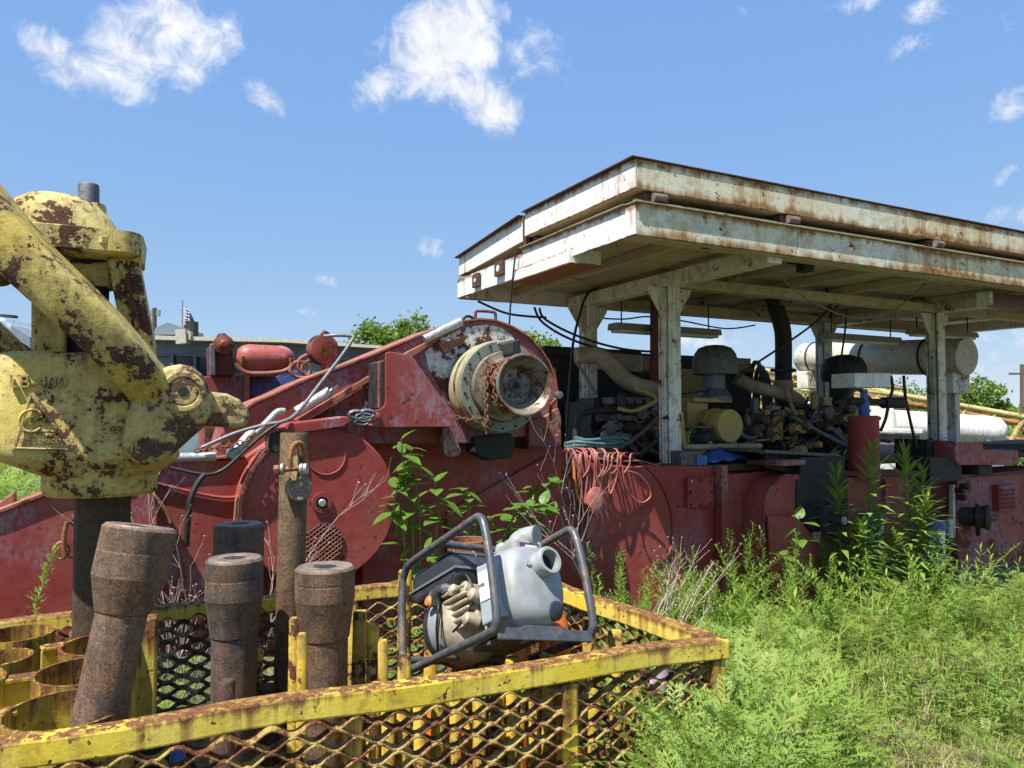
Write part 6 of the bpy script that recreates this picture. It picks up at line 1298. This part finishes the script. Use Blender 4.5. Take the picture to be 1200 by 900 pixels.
for px, py, y, n, lab in ((222, 600, 3.45, 7, 'pale dead branching weed between tilted sub and dark sub'), (200, 622, 3.5, 5, 'dead weed just right of the swivel stem'), (243, 612, 3.5, 5, 'dead weed directly left of the rearmost lifting sub'),
                         (385, 622, 3.55, 6, 'dead stems in front of the round grille of the drum cover'),
                         (716, 560, 4.25, 5, 'tall grey dead stalk standing before the red skid wall, below the hoses'), (766, 628, 3.8, 6, 'pale forked dead weed right of the basket end rail'), (745, 640, 4.0, 4, 'leaning dead weed between two others at the skid foot')):
    b_ = gp(px, y); dead(b_, (at_y(px, py, y).z-b_.z)*.74, n, .7, lab, r=.005)
# ------------------------------------------------------------------ trees and far shrubs
def tree(base, h, rx, rz, label, nclump=60, per=110, leaf=.11, mat='tree_leaf', trunk=True, zc=.62):
    o = thing('tree', base, label, 'tree'); cz = h*zc
    m = MB(); m.tube(smoothpath([base, base+Vector((.05*h*.3, 0, h*.25)), base+Vector((-.02*h, 0, h*.5)), base+Vector((0, 0, h*.8))], 4), [max(.012, .035*h*(1-i/14)*.6) for i in range(13)], 8)
    tips = []
    for i in range(12):
        a = rv(0, 6.28); f = rv(.3, .7); p0 = base+Z*(h*f); p1 = base+Vector((math.cos(a)*rx*rv(.5, .9), math.sin(a)*rx*rv(.5, .9), h*min(.97, f+rv(.1, .3)))); m.tube(smoothpath([p0, p0.lerp(p1, .5)+Z*.04*h, p1], 3), [.012*h*(1-k/8) for k in range(7)], 5); tips.append(p1)
    m.build('trunk', 'bark', o, smooth=60)
    n = nclump*per; th = rng.uniform(0, 6.283, nclump); u = rng.uniform(-1, 1, nclump); rr = rng.uniform(.35, 1.0, nclump)**.6
    ce = np.stack([np.cos(th)*np.sqrt(1-u*u)*rx*rr, np.sin(th)*np.sqrt(1-u*u)*rx*rr, u*rz*rr], 1); ce[:, 0] *= 1+.25*np.sin(th*3+h); cs = rng.uniform(.13, .26, nclump)*rx
    P_ = np.repeat(ce, per, 0)+rng.normal(0, 1, (n, 3))*np.repeat(cs, per)[:, None]*np.array([1, 1, .75]); P_ += np.array([base.x, base.y, base.z+cz])
    d1 = rng.normal(0, 1, (n, 3)); d1 /= np.linalg.norm(d1, axis=1)[:, None]; d2 = np.cross(d1, rng.normal(0, 1, (n, 3))); d2 /= np.linalg.norm(d2, axis=1)[:, None]; s = rng.uniform(.6, 1.3, n)[:, None]*leaf
    vv = np.stack([P_-d1*s, P_+d2*s*.45, P_+d1*s, P_-d2*s*.45], 1).reshape(-1, 3); q = np.arange(n)[:, None]*4; ff = np.concatenate([q+np.array([[0, 1, 2]]), q+np.array([[0, 2, 3]])])
    me = npmesh('crown', vv, ff, mat); c = bpy.data.objects.new('crown', me); COL.objects.link(c); c.parent = o; c.matrix_parent_inverse = BASE[o.name].inverted(); return o
def ptree(px, ptop, y, wpx, label, zc=.62, **kw):
    b = at_y(px, 500, y); b.z = -.45; top = at_y(px, ptop, y).z; h = (top+.45); rx = wpx*y/880/2; tree(b, h, rx, h*(1-zc)*1.0, label, zc=zc, **kw)
ptree(440, 374, 28, 70, 'small light green tree, left one of two behind the winch', nclump=70, leaf=.095); ptree(482, 369, 29, 60, 'light green tree with upright crown, right one of two behind the winch', nclump=70, leaf=.095)
ptree(634, 384, 26, 60, 'yellowish green tree top behind the left rear post', nclump=60, leaf=.095)
ptree(948, 443, 34, 80, 'tree just left of the right white post far behind', nclump=50, leaf=.095); ptree(1040, 452, 40, 90, 'low tree behind the mast, left of the right white post', nclump=50, leaf=.095)
ptree(1148, 442, 30, 46, 'small round tree right of the white muffler end', nclump=42, leaf=.095); ptree(1112, 452, 33, 60, 'bushy tree at the right side of the right white post', nclump=50, leaf=.095)
def thicket(name, spec, mat, label, cat):
    V_, F_ = [], []; off = 0
    for cx_, cy_, cz_, rx, rz, n, lf in spec:
        d = rng.normal(0, 1, (n, 3)); d /= np.linalg.norm(d, axis=1)[:, None]; P_ = d*np.array([rx, rx, rz])*rng.uniform(.6, 1.05, (n, 1))*(1+.25*np.sin(d[:, :1]*9+cx_)*np.cos(d[:, 2:]*7))+np.array([cx_, cy_, cz_]); P_ = P_[P_[:, 2] > -.5]; n = len(P_)
        d1 = rng.normal(0, 1, (n, 3)); d1 /= np.linalg.norm(d1, axis=1)[:, None]; d2 = np.cross(d1, rng.normal(0, 1, (n, 3))); d2 /= np.linalg.norm(d2, axis=1)[:, None]; s = rng.uniform(.6, 1.3, (n, 1))*lf
        V_.append(np.stack([P_-d1*s, P_+d2*s*.45, P_+d1*s, P_-d2*s*.45], 1).reshape(-1, 3)); q = np.arange(n)[:, None]*4+off; F_.append(np.concatenate([q+np.array([[0, 1, 2]]), q+np.array([[0, 2, 3]])])); off += 4*n
    me = npmesh(name, np.concatenate(V_), np.concatenate(F_), mat); o = bpy.data.objects.new(name, me); COL.objects.link(o); return tag(o, label, cat, kind='stuff')
sp_ = []
for i in range(70):
    y = rv(21, 34); px = rv(860, 1330); sp_.append(((px-600)/880*y, y, -.1+rv(-.2, .3), rv(.9, 1.7), rv(.6, 1.3), 1300, .085))
thicket('scrub', sp_, 'shrub_leaf', 'green scrub behind the lying mast', 'scrub')
sp_ = []
for i in range(130):
    a = R(rv(-50, 50)); d = rv(150, 320); sp_.append((math.sin(a)*d, math.cos(a)*d, rv(0, 1.0), rv(6, 12), rv(2.2, 4.0)*d/280, 420, .8))
thicket('far_woods', sp_, 'tree_leaf', 'distant belt of woods along the horizon', 'woods')
